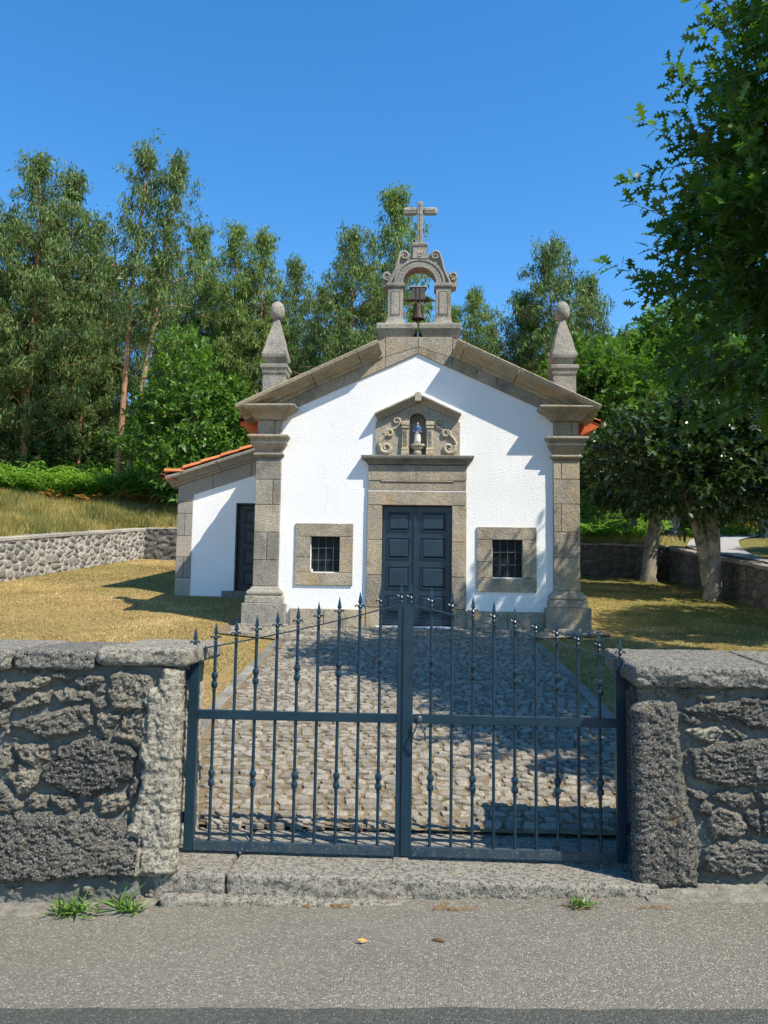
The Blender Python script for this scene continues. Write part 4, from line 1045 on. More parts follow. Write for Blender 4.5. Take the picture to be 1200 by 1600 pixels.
def hr(s, x, y, z):
    h, mk, tn, near = stones_known(RST, RT, x, z)
    hv, mv, tv = stones_vor(x, z, 14, 2.6, 5.2)
    use = (x > 1.85) | ((y > 4.36) & (x > 1.4)); h = np.where(use, hv, h); mk = np.where(use, mv, mk); tn = np.where(use, tv*.6, tn)
    jam = (y > 4.36) & (x < 1.3)
    h = np.where(jam, .02*smooth(4.5, 4.3, y), h); mk = np.where(jam, 1, mk); tn = np.where(jam, .25, tn)
    tn = np.clip(tn+(fbm(x*4, z*4, 78, 3)-.5)*.3, 0, 1)
    return h+rough(x+y, z, mk, tn, np.where(x < 1.40, 1.05, 2.3), np.where(x < 1.40, .75, 1.0)), mk, tn
# travel so that the outward normal (right of travel) faces the street
wall_strip('rubble_face', [(1.95, 4.97), (1.200, 4.97), (1.205, 4.78), (1.222, 4.68), (1.222, 4.46), (1.190, 4.38), (1.172, 4.335), (2.6, 4.325)],
           lambda x, y: x*0+.0, lambda x, y: x*0+1.10, .0055, .0055, hr, 'rubble', wr)
for pa, pb, rs_ in (((2.59, 4.325), (4.6, 4.318), .009), ((4.59, 4.318), (9.5, 4.30), .02)):
    wall_strip('rubble_face', [pa, pb], lambda x, y: x*0-.02, lambda x, y: x*0+1.10, rs_, rs_,
           lambda s, x, y, z: (lambda a: (a[0]+rough(x, z, a[1], a[2], 2.2), a[1], a[2]*.6))(stones_vor(x, z, 14, 2.6, 5.2)), 'rubble', wr)
wall_strip('rubble_back', [(9.5, 4.98), (1.93, 4.97)], lambda x, y: x*0-.02, lambda x, y: x*0+1.10, .03, .03,
           lambda s, x, y, z: (lambda a: (a[0]+rough(x, z, a[1], a[2]), a[1], a[2]*.6))(stones_vor(x, z, 16, 2.6, 5.2)), 'rubble', wr)
# coping slabs
for i, (a, b, z0, z1, t, y0) in enumerate([(-1.690, -1.205, 1.160, 1.258, 1.0, 4.215), (-2.150, -1.700, 1.130, 1.238, .05, 4.20), (-2.75, -2.160, 1.125, 1.24, .6, 4.20), (-3.6, -2.76, 1.13, 1.24, .4, 4.2), (-4.5, -3.61, 1.13, 1.24, .6, 4.2), (-5.6, -4.51, 1.13, 1.24, .3, 4.2), (-6.8, -5.61, 1.13, 1.24, .6, 4.2), (-8.4, -6.81, 1.13, 1.24, .4, 4.2), (-10.5, -8.41, 1.13, 1.24, .6, 4.2)]):
    rough_slab('coping_stone', a, b, y0, 4.99, z0, z1, .009 if i < 3 else .03, 'coping', wl, .010, .030, t, i+1, ragged=.012, ztilt=-.01)
for i, (a, b, z0, z1, t, y0) in enumerate([(1.135, 1.87, 1.095, 1.205, .30, 4.27), (1.88, 2.7, 1.095, 1.205, .4, 4.28), (2.71, 3.8, 1.09, 1.2, .3, 4.28), (3.81, 5, 1.09, 1.2, .5, 4.28), (5.01, 6.4, 1.09, 1.2, .3, 4.28), (6.41, 8, 1.09, 1.2, .5, 4.28), (8.01, 9.5, 1.09, 1.2, .4, 4.28)]):
    rough_slab('coping_stone', a, b, y0, 4.99, z0, z1, .009 if i < 2 else .03, 'coping', wr, .011, .026, t, i+31, ztilt=.055, ragged=.012)

# sill under the gate
sill = empty('gate_sill', (0, 4.4, 0), 'long worn granite sill under the gate, cracked near its left end', 'stone sill')
rough_slab('sill_block', -1.36, -.985, 4.245, 5.10, -.08, .112, .011, 'coping', sill, .006, .020, .75, 51, ragged=.012)
rough_slab('sill_block', -.975, 1.24, 4.245, 5.10, -.08, .112, .011, 'coping', sill, .006, .020, .8, 52, ragged=.012)
rough_slab('sill_edge', -1.30, .98, 4.175, 4.26, -.08, .010, .012, 'coping', sill, .006, .015, .95, 53, ragged=.03)
m = MB(); m.stack(-.125, -.035, 4.50, 4.56, [(.0, .10), (-.002, .122), (-.02, .126)], back=True); m.build('stop_block', M['concrete'], sill, bevel=.006)

# =================================================================== GROUND, ROAD, PATH
def axis(*segs):
    out = []
    for a, b, st in segs: out += list(np.arange(a, b-1e-6, st))
    out.append(segs[-1][1]); return np.array(out)
gx = axis((-150, -40, 10), (-40, -14, 1), (-14, -10.4, .3), (-10.4, -8.9, .1), (-8.9, 14, .3), (14, 40, 1), (40, 150, 10))
gx = np.sort(np.concatenate([gx[(np.abs(gx-7.9) > .12)], [7.86, 7.94]]))
gy = axis((-60, -10, 10), (-10, 4.2, 2.84), (4.2, 4.4, .2), (4.4, 24.9, .25), (24.9, 26.5, .1), (26.5, 30, .25), (30, 60, .8), (60, 200, 10))
GX, GY = np.meshgrid(gx, gy, indexing='ij')
GZ = hz(GX, GY)
gm = gridmesh('ground', np.stack([GX, GY, GZ], -1))
tag(link('ground', gm, M['ground'], smooth=True), 'dry sloping lawn and hillside round the chapel', kind='structure')

rx = axis((-60, -4, 4), (-4, 4, .04), (4, 60, 4)); ry = axis((-40, 0, 4), (0, 4.5, .1))
RX, RY = np.meshgrid(rx, ry, indexing='ij'); RZ = road_z(RX, RY)+.004*(fbm(RX*1.5, RY*1.5, 8)-.5)
tag(link('road', gridmesh('road', np.stack([RX, RY, RZ], -1)), M['asphalt'], smooth=True), 'worn grey asphalt in front of the gate', kind='structure')
ry2 = np.linspace(0, 1, 12)
edge = 3.165+.012*np.clip(rx+1.5, -2, 3)+.07*(fbm(rx*2.2, rx*0, 4, 5, .7)-.5)
D_ = np.stack([np.repeat(rx[:, None], 12, 1), (-3+(edge+3)[:, None]*ry2[None]), np.zeros((len(rx), 12))], -1)
D_[..., 2] = road_z(D_[..., 0], D_[..., 1])+.004*(fbm(D_[..., 0]*1.5, D_[..., 1]*1.5, 8)-.5)+.006
tag(link('road_strip', gridmesh('road_strip', D_), M['asphalt_bluish'], smooth=True), 'darker bluish strip along the near part of the road', kind='structure')  # same grain as the road, only darker and bluer
# rough concrete strip along the foot of the walls
for nm, a, b, y0 in (('verge_strip', -10, -1.28, 4.07), ('verge_strip', 1.16, 9.5, 4.17)):
    xs = np.arange(a, b, .04); t = np.linspace(0, 1, 9)
    y = (y0+.12*(fbm(xs*5, xs*0, 6, 5, .7)-.5))[:, None]+t[None]*(4.36-y0)
    X = np.repeat(xs[:, None], 9, 1)
    Z = road_z(X, y)+.004+.035*t[None]**1.5+.02*(fbm(X*9, y*9, 7, 4)-.5); Z[:, 0] = road_z(X[:, 0], y[:, 0])-.01
    tag(link(nm, gridmesh(nm, np.stack([X, y, Z], -1)), M['concrete'], smooth=True), 'rough concrete footing strip along the roadside wall', kind='structure')
# lane beyond the right wall
L1 = [(7.98, 15), (7.98, 18.6), (7.98, 24.3), (10.0, 29.9), (11.6, 32.9), (13.6, 36.2), (17, 39.5), (24, 43)]
L2 = [(8.0, 15.0), (8.05, 18.4), (9.05, 22.5), (10.2, 25.9), (11.9, 30.3), (15.6, 36.5), (18.5, 38.6), (25, 41.6)]
def resamp(P, n):
    P = np.array(P, float); s = np.concatenate([[0], np.cumsum(np.hypot(*(P[1:]-P[:-1]).T))]); u = np.linspace(0, s[-1], n)
    return np.stack([np.interp(u, s, P[:, 0]), np.interp(u, s, P[:, 1])], -1)
k = np.array([[1, 1]])
def rs2(P, n):      # keep knots in step, smooth
    P = np.array(P, float); t = np.linspace(0, len(P)-1, n); A = np.stack([np.interp(t, np.arange(len(P)), P[:, j]) for j in (0, 1)], -1)
    for _ in range(6): A[1:-1] = (A[:-2]+2*A[1:-1]+A[2:])/4
    return A
A1, A2 = rs2(L1, 80), rs2(L2, 80); t = np.linspace(0, 1, 8)
LN = A1[:, None]*(1-t)[None, :, None]+A2[:, None]*t[None, :, None]
lz = hz(np.maximum(LN[..., 0], 7.95), LN[..., 1])+.05
tag(link('lane', gridmesh('lane', np.concatenate([LN, lz[..., None]], -1)), M['lane'], smooth=True), 'pale lane climbing past the right wall', kind='structure')

# cobbled path
rng = np.random.default_rng(5)
px0 = lambda y: np.interp(y, [4.9, 7, 9, 12.3, 12.8, 13.8], [-1.32, -1.85, -1.95, -2.02, -3.1, -3.2])
px1 = lambda y: np.interp(y, [4.9, 6.5, 8.3, 12.8, 13.2, 13.8], [1.22, 1.70, 1.76, 1.72, 3.0, 3.1])
js = axis((5.0, 13.82, .08)); 
ti = np.linspace(0, 1, 60)
JX = px0(js)[:, None]-.12+(px1(js)-px0(js)+.24)[:, None]*ti[None]; JY = np.repeat(js[:, None], 60, 1)
JZ = hz(JX, np.maximum(JY, 5.06))+.024+.006*(fbm(JX*12, JY*12, 2)-.5)
path = tag(link('path', gridmesh('path', np.stack([JX, JY, JZ], -1)), M['joint'], smooth=True), 'cobbled path from the gate to the chapel door', kind='structure')
V = []; Fq = []; T = []
y = 5.02; row = 0; nb = 0
K = 8
while y < 13.66:
    dep = rng.uniform(.078, .102); x = float(px0(y))+rng.uniform(0, .08); xe = float(px1(y))
    while x < xe-.03:
        wd = rng.uniform(.085, .140)
        if x+wd > xe+.04: break
        cy = y+dep/2+.05*math.sin(x*1.3+row*.11)+rng.uniform(-.01, .01); cx = x+wd/2
        gp = rng.uniform(.002, .010); a = wd/2-gp; b = dep/2-gp*.75
        ang = np.linspace(0, 2*np.pi, K, endpoint=False)+rng.uniform(-.15, .15)
        sq = 1/np.maximum(np.abs(np.cos(ang)), np.abs(np.sin(ang)))**.8
        rx_ = a*np.cos(ang)*sq*rng.uniform(.78, 1.06, K); ry_ = b*np.sin(ang)*sq*rng.uniform(.78, 1.06, K)
        th = rng.uniform(-.3, .3); c_, s_ = math.cos(th), math.sin(th); rx_, ry_ = rx_*c_-ry_*s_, rx_*s_+ry_*c_
        tx, ty = rng.uniform(-.13, .13, 2); top = rng.uniform(.018, .033)
        for sc_, hh in ((1.0, .0), (.97, top*.80), (.90, top*.98), (.42, top*1.04)):
            lx = cx+rx_*sc_; ly = cy+ry_*sc_; j = rng.uniform(-.005, .005, K)*(hh > 0)
            V.append(np.stack([lx, ly, hh+j+(rx_*tx+ry_*ty)*sc_*(hh > 0)], -1))
        V.append(np.array([[cx, cy, top*1.06]]))
        b0 = nb
        for r_ in range(3):
            for k in range(K):
                Fq.append((b0+r_*K+k, b0+r_*K+(k+1) % K, b0+(r_+1)*K+(k+1) % K, b0+(r_+1)*K+k))
        for k in range(0, K): Fq.append((b0+3*K+k, b0+3*K+(k+1) % K, b0+4*K, b0+4*K))
        nb += 4*K+1; T += [rng.uniform(0, 1)]*(4*K+1)
        x += wd
    y += dep; row += 1
V = np.concatenate(V); V[:, 2] += hz(V[:, 0], np.maximum(V[:, 1], 5.06))+.010
F4 = [f for f in Fq if f[2] != f[3]]; F3 = [f[:3] for f in Fq if f[2] == f[3]]
me = bpy.data.meshes.new('cobbles'); me.from_pydata(V.tolist(), [], F4+F3); attr(me, 'tone', T)
tag(link('cobbles', me, M['cobble'], smooth=False), 'small grey granite setts of the path', kind='structure')
# flat kerb stones along both sides
for side, f_ in ((-1, px0), (1, px1)):
    y = 6.2 if side > 0 else 6.0; i = 0
    while y < 12.2:
        L_ = rng.uniform(.5, .9); y2 = min(y+L_, 12.3)
        m = MB(); w_ = .09; xa = float(f_(y)); xb = float(f_(y2)); g1 = .006
        xo0, xo1 = xa+side*.015, xb+side*.015
        za, zb = hz1(xa, y)+.028, hz1(xb, y2)+.028
        pts = [(xo0, y+g1), (xo1, y2-g1), (xo1+side*w_*1.5, y2-g1), (xo0+side*w_*1.5, y+g1)]
        zz = [za, zb, zb, za]
        m.add([(p[0], p[1], z-.08) for p, z in zip(pts, zz)]+[(p[0], p[1], z) for p, z in zip(pts, zz)], [(0, 1, 2, 3), (4, 5, 6, 7), (0, 1, 5, 4), (1, 2, 6, 5), (2, 3, 7, 6), (3, 0, 4, 7)], rng.uniform(.0, .4))
        tag(m.build('kerb', M['granite_grey'], None, bevel=.008), 'flat granite kerb stone along the cobbled path', kind='structure')
        y = y2; i += 1

# =================================================================== BOUNDARY WALLS
def bwall(name, label, path, zt, res, mat, cop, seed, su, sv, th=.34, copmat='granite_new', cophh=.10):
    P = np.array(path, float); mid = P[0]
    root = empty(name, (P[0][0], P[0][1], hz1(P[0][0], P[0][1])), label, 'stone wall')
    d = P[-1]-P[0]; d /= np.hypot(*d); nrm = np.array([d[1], -d[0]])
    Pb = P-nrm*th
    hf = lambda s, x, y, z: (lambda a: (a[0]*1.1+.6*rough(s, z, a[1], a[2]), a[1], a[2]))(stones_vor(s, z, seed, su, sv))
    loop = np.concatenate([P, Pb[::-1]])
    zb = lambda x, y: np.minimum(hz(x+nrm[0]*.4, y+nrm[1]*.4), hz(x+nrm[0]*(.8), y+nrm[1]*.8))-.25
    wall_strip('rubble', loop, zb, lambda x, y: zt(x, y)-cop, res, res, hf, mat, root)
    # coping stones
    s = np.concatenate([[0], np.cumsum(np.hypot(*(P[1:]-P[:-1]).T))]); u = 0; rnd = random.Random(seed)
    m = MB()
    while u < s[-1]-.1:
        l = rnd.uniform(.45, .95); v = min(u+l, s[-1])
        a = np.array([np.interp(u+.008, s, P[:, 0]), np.interp(u+.008, s, P[:, 1])]); b = np.array([np.interp(v-.008, s, P[:, 0]), np.interp(v-.008, s, P[:, 1])])
        o1, o2 = .03+rnd.uniform(-.012, .012), th+.03; z1a = float(zt(a[0], a[1])); z1b = float(zt(b[0], b[1])); hj = rnd.uniform(-.012, .012)
        q = [a+nrm*o1, b+nrm*o1, b-nrm*o2, a-nrm*o2]; zz = [z1a+hj, z1b+hj, z1b+hj, z1a+hj]
        m.add([(p[0], p[1], z-cop) for p, z in zip(q, zz)]+[(p[0], p[1], z) for p, z in zip(q, zz)],
              [(0, 3, 2, 1), (4, 5, 6, 7), (0, 1, 5, 4), (1, 2, 6, 5), (2, 3, 7, 6), (3, 0, 4, 7)], rnd.uniform(.2, .85))
        u = v
    m.build('coping', M[copmat], root, bevel=.018)
    return root
# left: travel toward the back would have its normal on the right = inside (+x)
zl_ = lambda x, y: np.interp(y, [4.9, 18, 26.2], [1.30, 2.60, 3.42])
bwall('stone_wall', 'pale sunlit rubble wall with light mortar along the left edge of the lawn', [(-9.98, 4.9), (-9.62, 17), (-9.02, 26)], zl_, .03, 'rubble_l', .10, 61, 3.4, 5.4, copmat='granite_new')
zb_ = lambda x, y: np.interp(x, [-9, -5, 0, 7.9], [3.42, 3.4, 3.15, 2.98])
bwall('stone_wall', 'low shaded rubble wall closing the lawn behind the chapel', [(-9.0, 26.0), (-3, 25.8), (2, 25.4), (7.9, 25.05)], zb_, .045, 'rubble_d', .06, 71, 2.6, 4.6, copmat='granite_grey')
zr_ = lambda x, y: np.interp(y, [4.9, 9, 18, 25], [1.15, 1.45, 2.17, 2.93])
# right wall: travel toward the camera so that the normal points inside (-x)
bwall('stone_wall', 'dark rubble wall with flat coping between the right lawn and the climbing lane', [(7.76, 25.1), (7.72, 18), (7.7, 4.9)], zr_, .04, 'rubble_d', .10, 81, 2.2, 3.4, copmat='granite_grey')

# =================================================================== VEGETATION
def cloud(name, P, A, N, l, w, tpl, tone, mat, parent=None, curl=0.0, fold=0.0):
    """many leaves in one mesh: tpl (k,2) outline, v along the axis A, u across"""
    A = A/(np.linalg.norm(A, axis=1, keepdims=True)+1e-9)
    B = np.cross(N, A); B /= (np.linalg.norm(B, axis=1, keepdims=True)+1e-9); Nn = np.cross(A, B)
    tpl = np.array(tpl, float); k = len(tpl)
    uu = tpl[:, 0][None, :, None]; vv = tpl[:, 1][None, :, None]
    L_ = l[:, None, None]; W_ = w[:, None, None]
    V = P[:, None]+B[:, None]*uu*W_+A[:, None]*vv*L_+Nn[:, None]*(-curl*vv*vv*L_+fold*np.abs(uu)*W_)
    n = len(P)
    me = fastmesh(name, V.reshape(-1, 3), k, n, None, {'tone': np.repeat(tone, k)})
    return link(name, me, mat, parent)
def unit(v): return v/(np.linalg.norm(v, axis=-1, keepdims=True)+1e-9)
def rsph(rg, n):
    v = rg.normal(size=(n, 3)); return unit(v)
RHOMB = [(0, 0), (.5, .35), (.22, .8), (0, 1), (-.22, .8), (-.5, .35)]
LANCE = [(0, 0), (.5, .3), (0, 1), (-.5, .3)]
h_ = [(0, 0), (.05, .12), (.24, .17), (.09, .27), (.10, .33), (.40, .44), (.14, .52), (.13, .58), (.38, .70), (.12, .74), (.20, .88), (.05, .86), (0, 1)]
OAKLEAF = h_+[(-a, b) for a, b in h_[-2:0:-1]]
h2 = [(0, 0), (.28, .22), (.12, .36), (.42, .52), (.14, .66), (.22, .82), (0, 1)]
OAKSIMPLE = h2+[(-a, b) for a, b in h2[-2:0:-1]]

def trunkmesh(pts, rad, n=9, seed=0, amp=.12):
    m = MB(); m.tube(pts, rad, n)
    return m
def euc_tree(seed, H, Rr, c0, nbr, dens=1.0, leaf=.24, sparse=1.0, topw=.2):
    rg = np.random.default_rng(seed)
    # trunk
    z = np.linspace(0, H*.97, 14); wob = np.cumsum(rg.normal(0, .05, (14, 2)), 0)*(z/H)[:, None]
    tp = np.column_stack([wob, z]); tr = .13*(H/16)*(1-z/H)**.8+.015
    mt = MB(); mt.tube([tuple(p) for p in tp], list(tr), 8)
    P = []; 
    for b in range(nbr):
        f = (b+rg.uniform(0, 1))/nbr; t = c0+(1-c0)*f**.9*.97; az = b*2.4+rg.uniform(-.5, .5)
        env = (1-f)**.75*(.55+.45*min(1, f/.25))+topw*(1-f)*.5+.06
        L = Rr*env*rg.uniform(.6, 1.25); el = R(rg.uniform(25, 62))*(1-.2*f)
        base = np.array([np.interp(t*H, z, tp[:, 0]), np.interp(t*H, z, tp[:, 1]), t*H])
        d = np.array([math.cos(az)*math.cos(el), math.sin(az)*math.cos(el), math.sin(el)])
        k = 5; s = np.linspace(0, 1, k)
        bp = base+d[None]*s[:, None]*L*1.25; bp[:, 2] -= s**2*L*.35
        mt.tube([tuple(p) for p in bp], [max(.008, .028*(1-f)*(1-q*.7)+.008) for q in s], 4)
        nc = max(3, int(L/.33*dens))
        for c in range(nc):
            q = rg.uniform(.3, 1.05); p = np.array([np.interp(q, s, bp[:, j]) for j in range(3)])
            P.append(p+rg.normal(0, .17+.12*q, 3)*np.array([1, 1, .8]))
    for c in range(int(12*dens)):
        P.append(np.array([tp[-1, 0], tp[-1, 1], H])+rg.normal(0, .16, 3)*np.array([1, 1, 2.2])-np.array([0, 0, .5]))
    P = np.array(P); nl = int(32*sparse)
    cl = np.repeat(P, nl, 0); n = len(cl)
    ctone = np.repeat(rg.uniform(-.22, .22, len(P)), nl)
    pos = cl+rsph(rg, n)*rg.uniform(.03, .38, (n, 1))*np.array([1, 1, 1.15])
    ax = np.column_stack([rg.normal(0, .42, (n, 2)), -np.abs(rg.normal(1, .35, n))+.15])
    N = rsph(rg, n)
    return mt, pos, ax, N, rg.uniform(.7, 1.25, n)*leaf, rg.uniform(.7, 1.2, n)*leaf*.20, np.clip(.5+ctone+rg.normal(0, .2, n), 0, 1)
def make_euc(name, loc, label, group, par, mat='euc', bark='bark_euc', rz=0, s=1.0):
    root = empty(name, loc, label, 'tree', group, rz); root.scale = (s, s, s)
    mt, pos, ax, N, l, w_, tn = par
    rt = root.location.copy(); root.location = (0, 0, 0)
    tr = mt.build('trunk', M[bark], root, smooth=True)
    root.location = rt
    cloud('crown', pos, ax, N, l, w_, LANCE, tn, M[mat], root)
    return root
def copy_tree(src, loc, label, rz=0, s=1.0, group=None, mats=None):
    r_ = src.copy(); col.objects.link(r_); r_.location = loc; r_.rotation_euler.z = rz; r_.scale = (s, s, s)
    if label: r_['label'] = label
    if group: r_['group'] = group
    for ch in src.children:
        c = ch.copy(); col.objects.link(c); c.parent = r_
        if mats and ch.name.split('.')[0] in mats:
            c.material_slots[0].link = 'OBJECT'; c.material_slots[0].material = M[mats[ch.name.split('.')[0]]]
    return r_
GE = 'eucalyptus trees on the slope behind the chapel'
H0 = lambda x, y: hz1(x, y)-.1
# two prototypes with full crowns, two airy ones
full_a = euc_tree(11, 15.5, 3.3, .10, 120, 1.0, .28)
full_b = euc_tree(12, 14.5, 2.9, .08, 115, 1.05, .28)
airy_a = euc_tree(13, 16.5, 1.75, .40, 66, 1.0, .27, topw=.3)
airy_b = euc_tree(14, 16.0, 1.7, .46, 60, 1.0, .27, topw=.3)
wide = euc_tree(15, 15.0, 4.0, .10, 135, 1.0, .28)
def at(px, Y): 
    a = math.atan((px-600)/1250.)-R(2.5); return Y*math.tan(a)
def place(px, ytop, Y, H):      # size that puts the top of the tree at its photographed height
    x = at(px, Y); z0 = H0(x, Y); zt_ = 1.6+(915-ytop+.0148*(px-600))/1250*Y*1.0/1.0
    elev = math.atan((800-ytop)/1250.)+R(5.3)+.0148*(px-600)/1250.
    zt_ = 1.6+math.tan(elev)*Y*math.sqrt(1+((px-600)/1250)**2)**.35
    return (x, Y, z0), (zt_-z0)/(H+.45)
specs = [ # px, ytop, Y, proto, H, label, crown material
 (30, 232, 36.5, 'full_a', 15.5, 'tall eucalyptus with a brownish narrow tip at the far left of the wood', 'euc'),
 (92, 258, 38, 'full_b', 14.5, 'eucalyptus with a rounded grey-green top, second from the left edge of the wood', 'euc'),
 (179, 212, 31.5, 'airy_a', 16.5, 'tallest eucalyptus, straight reddish bare trunk and airy crown left of the chapel', 'euc'),
 (191, 228, 31.4, 'airy_b', 16.0, 'airy eucalyptus with a thin detached tip and pale leaning trunk beside the tallest one', 'euc'),
 (350, 335, 38, 'full_a', 15.5, 'pointed eucalyptus rising left of the left stone pinnacle, higher of the pair there', 'euc_warm'),
 (402, 348, 38, 'full_b', 14.5, 'slim eucalyptus just left of the left stone pinnacle, lower of the pair there', 'euc_warm'),
 (448, 392, 39, 'full_b', 14.5, 'small-topped eucalyptus directly behind the left stone pinnacle', 'euc'),
 (612, 276, 33, 'full_b', 14.5, 'tall pointed eucalyptus directly left of the stone cross', 'euc_warm'),
 (548, 342, 32, 'wide', 15.0, 'broad dark eucalyptus behind the left slope of the chapel gable', 'euc'),
 (496, 430, 36, 'full_a', 15.5, 'short eucalyptus between the left pinnacle and the broad dark one', 'euc'),
 (748, 442, 38, 'full_a', 15.5, 'thin-topped eucalyptus right of the bell gable', 'euc_warm'),
 (708, 470, 40, 'full_b', 14.5, 'distant eucalyptus seen just beside the right scroll of the bell gable', 'euc_warm'),
 (868, 372, 35, 'wide', 15.0, 'tall dark eucalyptus behind the right stone pinnacle', 'euc'),
 (815, 455, 36, 'full_b', 14.5, 'lower eucalyptus left of the tall one behind the right pinnacle', 'euc'),
 (922, 430, 36, 'full_b', 14.5, 'eucalyptus with a forked light top right of the right stone pinnacle', 'euc'),
 (985, 515, 41, 'full_a', 15.5, 'bluish distant eucalyptus low in the gap right of the chapel', 'euc_warm'),
]
protos = {}
pd = {'full_a': full_a, 'full_b': full_b, 'airy_a': airy_a, 'airy_b': airy_b, 'wide': wide}
for i, (px, yt, Y, pn, H, lab, mt_) in enumerate(specs):
    loc, s = place(px, yt, Y, H)
    if pn not in protos:
        o = make_euc('eucalyptus_tree', loc, lab, GE, pd[pn], mt_, 'bark_euc_pale' if pn == 'airy_b' else 'bark_euc', rz=i*1.7, s=s); protos[pn] = o; o.rotation_mode = 'XYZ'
        if pn.startswith('airy'): o.rotation_mode = 'YXZ'; o.rotation_euler = (0, R(6.6 if pn == 'airy_b' else .8), 0)
    else:
        o = copy_tree(protos[pn], loc, lab, i*1.7, s, GE, {'crown': mt_})
# the ones behind, which nothing tells apart
ORD = 'first second third fourth fifth sixth seventh eighth ninth tenth eleventh twelfth thirteenth fourteenth fifteenth sixteenth seventeenth eighteenth nineteenth twentieth twenty-first twenty-second twenty-third twenty-fourth twenty-fifth twenty-sixth twenty-seventh twenty-eighth twenty-ninth thirtieth thirty-first thirty-second'.split()
rnd = random.Random(9); i = 0
for px, yt, Y in sorted([(-60, 300, 36), (-10, 330, 39), (60, 330, 40), (130, 330, 39), (150, 400, 38.5), (235, 380, 39), (290, 340, 40), (320, 420, 41), (375, 440, 43), (430, 470, 44),
                  (20, 480, 37), (110, 470, 37.5), (280, 500, 38), (330, 520, 38), (470, 520, 43), (530, 480, 41), (590, 430, 40), (650, 470, 42), (690, 500, 43), (780, 500, 42),
                  (840, 500, 41), (895, 480, 40), (950, 560, 44), (1030, 560, 46), (1090, 560, 47), (1150, 570, 48), (1230, 560, 48), (-40, 420, 37), (1010, 600, 43), (560, 560, 37), (780, 560, 37)]):
    pn = ['full_a', 'full_b', 'wide'][i % 3]; H = {'full_a': 15.5, 'full_b': 14.5, 'wide': 15.0}[pn]
    loc, s = place(px+rnd.uniform(-8, 8), yt, Y, H)
    copy_tree(protos[pn], loc, ORD[i]+' from the left in the back row of eucalyptus trees', rnd.uniform(0, 6.28), max(s, .45), GE, {'crown': rnd.choice(['euc', 'euc_warm'])}); i += 1

# ---- broadleaf trees from sprays of leaves
def sprays(rg, O, D, L, nl, leaf, tone0=.5, tsd=.18, droop=.15):
    n = len(O); t = np.linspace(.12, 1.0, nl)[None].repeat(n, 0)+rg.uniform(-.04, .04, (n, nl))
    D = unit(D); side = unit(np.cross(D, rsph(rg, n))); up = np.cross(side, D)
    P = O[:, None]+D[:, None]*(t*L[:, None])[..., None]; P[..., 2] -= droop*(t**2)*L[:, None]
    ph = np.arange(nl)[None]*2.4+rg.uniform(0, 6.28, (n, 1))
    rad = side[:, None]*np.cos(ph)[..., None]+up[:, None]*np.sin(ph)[..., None]
    A = D[:, None]*(.45+.7*(t**2))[..., None]+rad*.8+rg.normal(0, .18, (n, nl, 3)); A[..., 2] -= .1
    N = rg.normal(0, .45, (n, nl, 3)); N[..., 2] += 1.0
    P = P.reshape(-1, 3); A = A.reshape(-1, 3); N = N.reshape(-1, 3); m_ = len(P)
    N = N-A*(N*A).sum(-1, keepdims=True)/((A*A).sum(-1, keepdims=True))
    l = rg.uniform(.65, 1.15, m_)*leaf
    tn = np.clip(tone0+np.repeat(rg.normal(0, tsd*.7, n), nl)+rg.normal(0, tsd, m_), 0, 1)
    return P, A, N, l, tn
def blobcrown(rg, blobs, per, shell=.5, up=.35):
    O = []; D = []
    for c, r_ in blobs:
        k = int(per*r_*r_*(.5 if c[2] > 7 and per > 140 else 1.0)); d = rsph(rg, k); q = rg.uniform(shell, 1.0, (k, 1))**.7
        O.append(np.array(c)+d*q*r_*np.array([1, 1, .9])); dd = d*.9+rsph(rg, k)*.5; dd[:, 2] += up; D.append(dd)
    return np.concatenate(O), np.concatenate(D)
def limb(mb, a, b, r0, r1, rg, k=6, n=7):
    a = np.array(a, float); b = np.array(b, float); s = np.linspace(0, 1, k)
    p = a+(b-a)*s[:, None]; p[1:-1] += rg.normal(0, .04*np.linalg.norm(b-a)/2, (k-2, 3))
    p[:, 2] += .12*np.linalg.norm(b-a)*np.sin(np.pi*s)*.5
    mb.tube([tuple(q) for q in p], [r0+(r1-r0)*q for q in s], n)
def broad(name, loc, label, cat, group, seed, blobs, per, nl, leaf, tpl, mat, bark, trunk, spray=.5, tone0=.5, wfac=.62, extra=None, fold=.25, up=.35, trunk_segs=None, shell=.5):
    rg = np.random.default_rng(seed)
    root = empty(name, loc, label, cat, group)
    keep = root.location.copy(); root.location = (0, 0, 0)
    mb = MB()
    for pts, rr in trunk: mb.tube(pts, rr, 12)
    top = trunk[0][0][-1]
    for c, r_ in blobs: limb(mb, top, c, .07, .03, rg)
    O, D = blobcrown(rg, blobs, per, shell, up)
    L = rg.uniform(.6, 1.2, len(O))*spray
    if extra:
        O = np.concatenate([O, np.array([e[0] for e in extra])]); D = np.concatenate([D, np.array([e[1] for e in extra])]); L = np.concatenate([L, np.array([e[2] for e in extra])])
    tr = mb.build('trunk', M[bark], root, smooth=True)
    P, A, N, l, tn = sprays(rg, O, D, L, nl, leaf, tone0)
    cloud('crown', P, A, N, l, l*wfac, tpl, tn, M[mat], root, curl=.18, fold=fold)
    # twigs of the sprays
    Du = unit(D); S_ = unit(np.cross(Du, rsph(rg, len(O))))
    e = O+Du*L[:, None]; e[:, 2] -= .15*L
    w0 = .005
    q = np.stack([O-S_*w0, O+S_*w0, e+S_*w0*.4, e-S_*w0*.4], 1).reshape(-1, 3)
    link('twigs', fastmesh('twigs', q, 4, len(O), None, {'tone': np.full(len(q), .5)}), M['bark_oak'], root)
    root.location = keep
    return root
GO = 'oaks along the right side'
